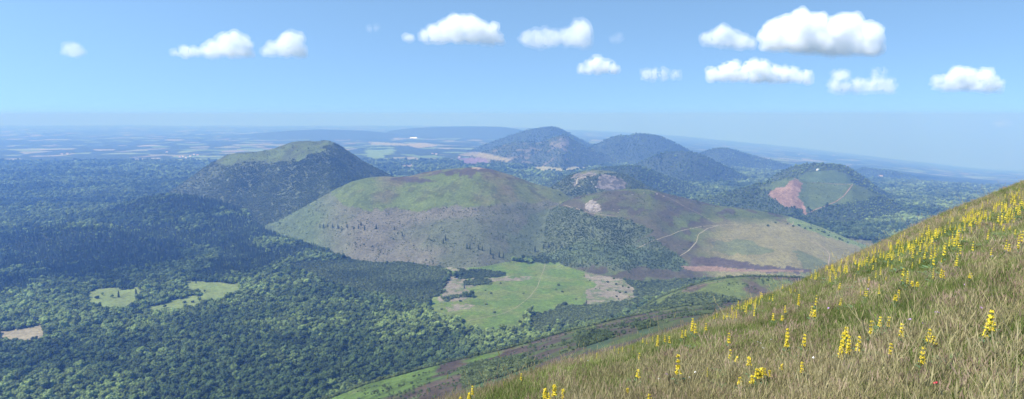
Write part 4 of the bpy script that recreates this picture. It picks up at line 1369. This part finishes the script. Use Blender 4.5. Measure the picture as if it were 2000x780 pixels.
def cloud(label, base, blobs, kind, tilt=0.0):
    """blobs (px, py, radius px)"""
    CD = 8200.0 if base < 125 else 13500.0
    m = CD / F
    if kind == 'thin':
        base += 4; blobs = [(a_, b_, c_ * 1.35) for a_, b_, c_ in blobs]
    mb = MB(); i = 0
    x0 = blobs[0][0]
    r = np.random.default_rng(int(x0 * 3 + base))
    u, t = ray(np.mean([b[0] for b in blobs]), base)
    org = np.array((u * CD, CD, t * CD))
    for (bx, by, br) in blobs:
        for rep in range(3):
            jx, jy = (0, 0) if rep == 0 else r.uniform(-.5, .5, 2) * br
            u, t = ray(bx + jx, by + abs(jy) * .6)
            dy = 0 if rep == 0 else r.uniform(-1.1, 1.1) * br * m
            rr = br * m * (1 if rep == 0 else .72)
            c = np.array((u * CD, CD + dy, t * CD)) - org
            ub, tb = ray(bx, base + tilt * (bx - x0))
            mb.blob(c, (rr, rr, rr * .9), 2, .12, 2, i, 0, floor=tb * CD - org[2]); i += 1
    n0 = len(blobs)
    for a_ in range(n0):
        bx, by, br = blobs[a_]
        ub, tb = ray(bx, base + tilt * (bx - x0))
        yy = base + tilt * (bx - x0) - br * .55
        while yy > by + br * .5:
            u, t = ray(bx + r.uniform(-.4, .4) * br, yy)
            c = np.array((u * CD, CD + r.uniform(-.5, .5) * br * m, t * CD)) - org
            mb.blob(c, (br * m * 1.05, br * m, br * m * .8), 2, .12, 2, i, 0, floor=tb * CD - org[2]); i += 1
            yy -= br * .8
    me = mb.mesh('cloud', [CM_[kind]])
    o = bpy.data.objects.new('cloud', me); o.location = org; o['label'] = label; o['category'] = 'cloud'; o['group'] = 'clouds in the sky'
    link(o)
    a = o.modifiers.new('remesh', 'REMESH'); a.mode = 'VOXEL'; a.voxel_size = CD / 480
    d = o.modifiers.new('billow', 'DISPLACE'); d.texture = TEX; d.strength = CD * .013; d.mid_level = .55; d.texture_coords = 'GLOBAL'
    d = o.modifiers.new('fine', 'DISPLACE'); d.texture = TEX2; d.strength = CD * .0085; d.mid_level = .5; d.texture_coords = 'GLOBAL'
    v = bpy.data.objects.new('veil', me.copy()); v.data.materials.clear(); v.data.materials.append(VEIL[kind]); link(v, o)
    a = v.modifiers.new('remesh', 'REMESH'); a.mode = 'VOXEL'; a.voxel_size = 26
    d = v.modifiers.new('swell', 'DISPLACE'); d.strength = CD * .004; d.mid_level = 0
    d = v.modifiers.new('billow', 'DISPLACE'); d.texture = TEX; d.strength = CD * .013; d.mid_level = .5; d.texture_coords = 'GLOBAL'
    d = v.modifiers.new('fine', 'DISPLACE'); d.texture = TEX2; d.strength = CD * .009; d.mid_level = .5; d.texture_coords = 'GLOBAL'


cloud('small faint white puff alone at the far left of the sky', 106, [(143, 96, 10), (135, 101, 7), (152, 102, 7)], 'thin')
cloud('ragged white cloud rising to two knobs, left of the pair at left', 110, [(342, 105, 7), (362, 101, 9), (380, 98, 8), (400, 100, 12), (420, 90, 15), (438, 78, 14), (456, 76, 14), (472, 84, 15), (484, 82, 7), (445, 98, 14)], 'mid')
cloud('white cloud with a tall right knob, right of the pair at left', 109, [(521, 99, 8), (535, 93, 12), (555, 86, 14), (572, 76, 14), (583, 74, 11), (578, 92, 14)], 'mid')
cloud('broad domed white cloud left of centre', 82, [(800, 74, 8), (830, 70, 12), (850, 62, 15), (872, 55, 17), (893, 48, 20), (915, 50, 20), (935, 56, 18), (950, 62, 16), (965, 54, 10), (972, 68, 10)], 'mid')
cloud('pale stretched cloud with two soft heads, right of centre', 86, [(1032, 75, 12), (1050, 70, 11), (1067, 66, 11), (1085, 74, 10), (1105, 70, 11), (1120, 66, 12), (1132, 56, 14), (1142, 66, 12), (1140, 77, 10)], 'thin')
cloud('small rounded cloud below the pale stretched one', 141, [(1138, 133, 8), (1152, 128, 10), (1168, 123, 11), (1182, 127, 10), (1196, 133, 8), (1205, 134, 6)], 'mid')
cloud('faint thin wisp left of the long low cloud', 151, [(1262, 143, 6), (1278, 142, 6), (1295, 143, 6), (1318, 147, 6)], 'thin')
cloud('peaked white cloud just left of the biggest one', 88, [(1378, 76, 8), (1395, 70, 12), (1412, 62, 13), (1430, 70, 14), (1448, 76, 12), (1464, 78, 9)], 'mid', .06)
cloud('biggest and brightest white cloud with two humps at upper right', 97, [(1495, 70, 14), (1512, 60, 20), (1535, 50, 22), (1562, 42, 24), (1565, 26, 11), (1590, 48, 22), (1600, 38, 12), (1625, 58, 24), (1645, 50, 24), (1665, 46, 20), (1690, 66, 24), (1702, 76, 18), (1540, 75, 22), (1590, 75, 22), (1640, 80, 22)], 'thick', .05)
cloud('long low bumpy cloud under the biggest one', 156, [(1392, 144, 11), (1412, 138, 13), (1430, 132, 13), (1450, 140, 12), (1470, 130, 13), (1488, 132, 13), (1508, 138, 12), (1528, 142, 12), (1550, 144, 11), (1572, 149, 10)], 'mid', .03)
cloud('thin pale cloud streak right under the long low one', 176, [(1630, 166, 8), (1650, 168, 8), (1672, 164, 8), (1690, 165, 8), (1715, 160, 10), (1730, 163, 8)], 'thin')
cloud('tiny puff above the thin pale streak', 152, [(1632, 147, 6), (1646, 146, 7)], 'thin')
cloud('very faint puff right of the tiny one', 147, [(1710, 142, 6), (1724, 142, 6)], 'faint')
cloud('twin-peaked white cloud at the right edge of the sky', 172, [(1832, 157, 7), (1852, 152, 10), (1870, 144, 13), (1885, 142, 13), (1902, 152, 13), (1924, 146, 12), (1935, 156, 11), (1950, 165, 8)], 'mid', .06)
cloud('faint lowest puff near the right horizon', 247, [(1950, 241, 6), (1962, 241, 6)], 'faint')
cloud('very faint speck of cloud left of the domed one', 61, [(722, 57, 5), (736, 56, 5)], 'faint')
cloud('faint torn shred right of the stretched pale cloud', 82, [(1198, 78, 5), (1209, 72, 6)], 'faint')

# ------------------------------------------------------------------ haze
hz = bpy.data.materials.new('haze'); hz.use_nodes = True; nt = hz.node_tree; nt.nodes.clear()
o_ = nt.nodes.new('ShaderNodeOutputMaterial'); v = nt.nodes.new('ShaderNodeVolumePrincipled')
v.inputs['Color'].default_value = (.130, .278, .70, 1); v.inputs['Absorption Color'].default_value = (.67, .60, .14, 1); v.inputs['Density'].default_value = 1.5e-4; v.inputs['Anisotropy'].default_value = 0.0
nt.links.new(v.outputs[0], o_.inputs['Volume'])
me = bpy.data.meshes.new('haze')
x0, x1, y0, y1, z0, z1 = -41000, 41000, -3000, 37500, -4200, 60
me.from_pydata([(x0, y0, z0), (x1, y0, z0), (x1, y1, z0), (x0, y1, z0), (x0, y0, z1), (x1, y0, z1), (x1, y1, z1), (x0, y1, z1)], [],
               [(3, 2, 1, 0), (4, 5, 6, 7), (0, 1, 5, 4), (1, 2, 6, 5), (2, 3, 7, 6), (3, 0, 4, 7)])
me.materials.append(hz)
o = link(bpy.data.objects.new('haze', me)); o['kind'] = 'stuff'; o['label'] = 'blue summer haze over the whole landscape'

# ------------------------------------------------------------------ light
SUN_EL, SUN_AZ = R(52), R(-115)      # azimuth from +Y, towards +X positive
d = Vector((math.sin(SUN_AZ) * math.cos(SUN_EL), math.cos(SUN_AZ) * math.cos(SUN_EL), math.sin(SUN_EL)))
sl = bpy.data.lights.new('sun', 'SUN'); sl.energy = 4.6; sl.angle = R(.53); sl.color = (1, .955, .89)
so = link(bpy.data.objects.new('sun', sl)); so.rotation_euler = d.to_track_quat('Z', 'Y').to_euler()

w = bpy.data.worlds.new('World'); scene.world = w; w.use_nodes = True; nt = w.node_tree
bg = nt.nodes['Background']; bg.inputs['Strength'].default_value = .15
sky = N(nt, 'ShaderNodeTexSky', sky_type='NISHITA'); sky.sun_disc = False; sky.sun_elevation = SUN_EL; sky.sun_rotation = SUN_AZ
sky.altitude = 1400; sky.air_density = 1.0; sky.dust_density = 0.35; sky.ozone_density = 2.2
tc = N(nt, 'ShaderNodeTexCoord'); sx = N(nt, 'ShaderNodeSeparateXYZ'); nt.links.new(tc.outputs['Generated'], sx.inputs[0])
cz = N(nt, 'ShaderNodeCombineXYZ'); nt.links.new(sx.outputs[0], cz.inputs[0]); nt.links.new(sx.outputs[1], cz.inputs[1])
nt.links.new(mth(nt, 'ADD', mth(nt, 'MAXIMUM', sx.outputs[2], 0.0), .28), cz.inputs[2]); nt.links.new(cz.outputs[0], sky.inputs['Vector'])
nt.links.new(mixrgb(nt, 1.0, sky.outputs[0], (1.0, 1.10, 1.02), 'MULTIPLY'), bg.inputs['Color'])

vs = scene.view_settings; vs.view_transform = 'Standard'; vs.look = 'None'; vs.exposure = 0.85; vs.gamma = 1; vs.use_curve_mapping = False
cy = scene.cycles
cy.volume_bounces = 10; cy.max_bounces = 12; cy.diffuse_bounces = 2; cy.transmission_bounces = 4; cy.transparent_max_bounces = 8
cy.use_denoising = True
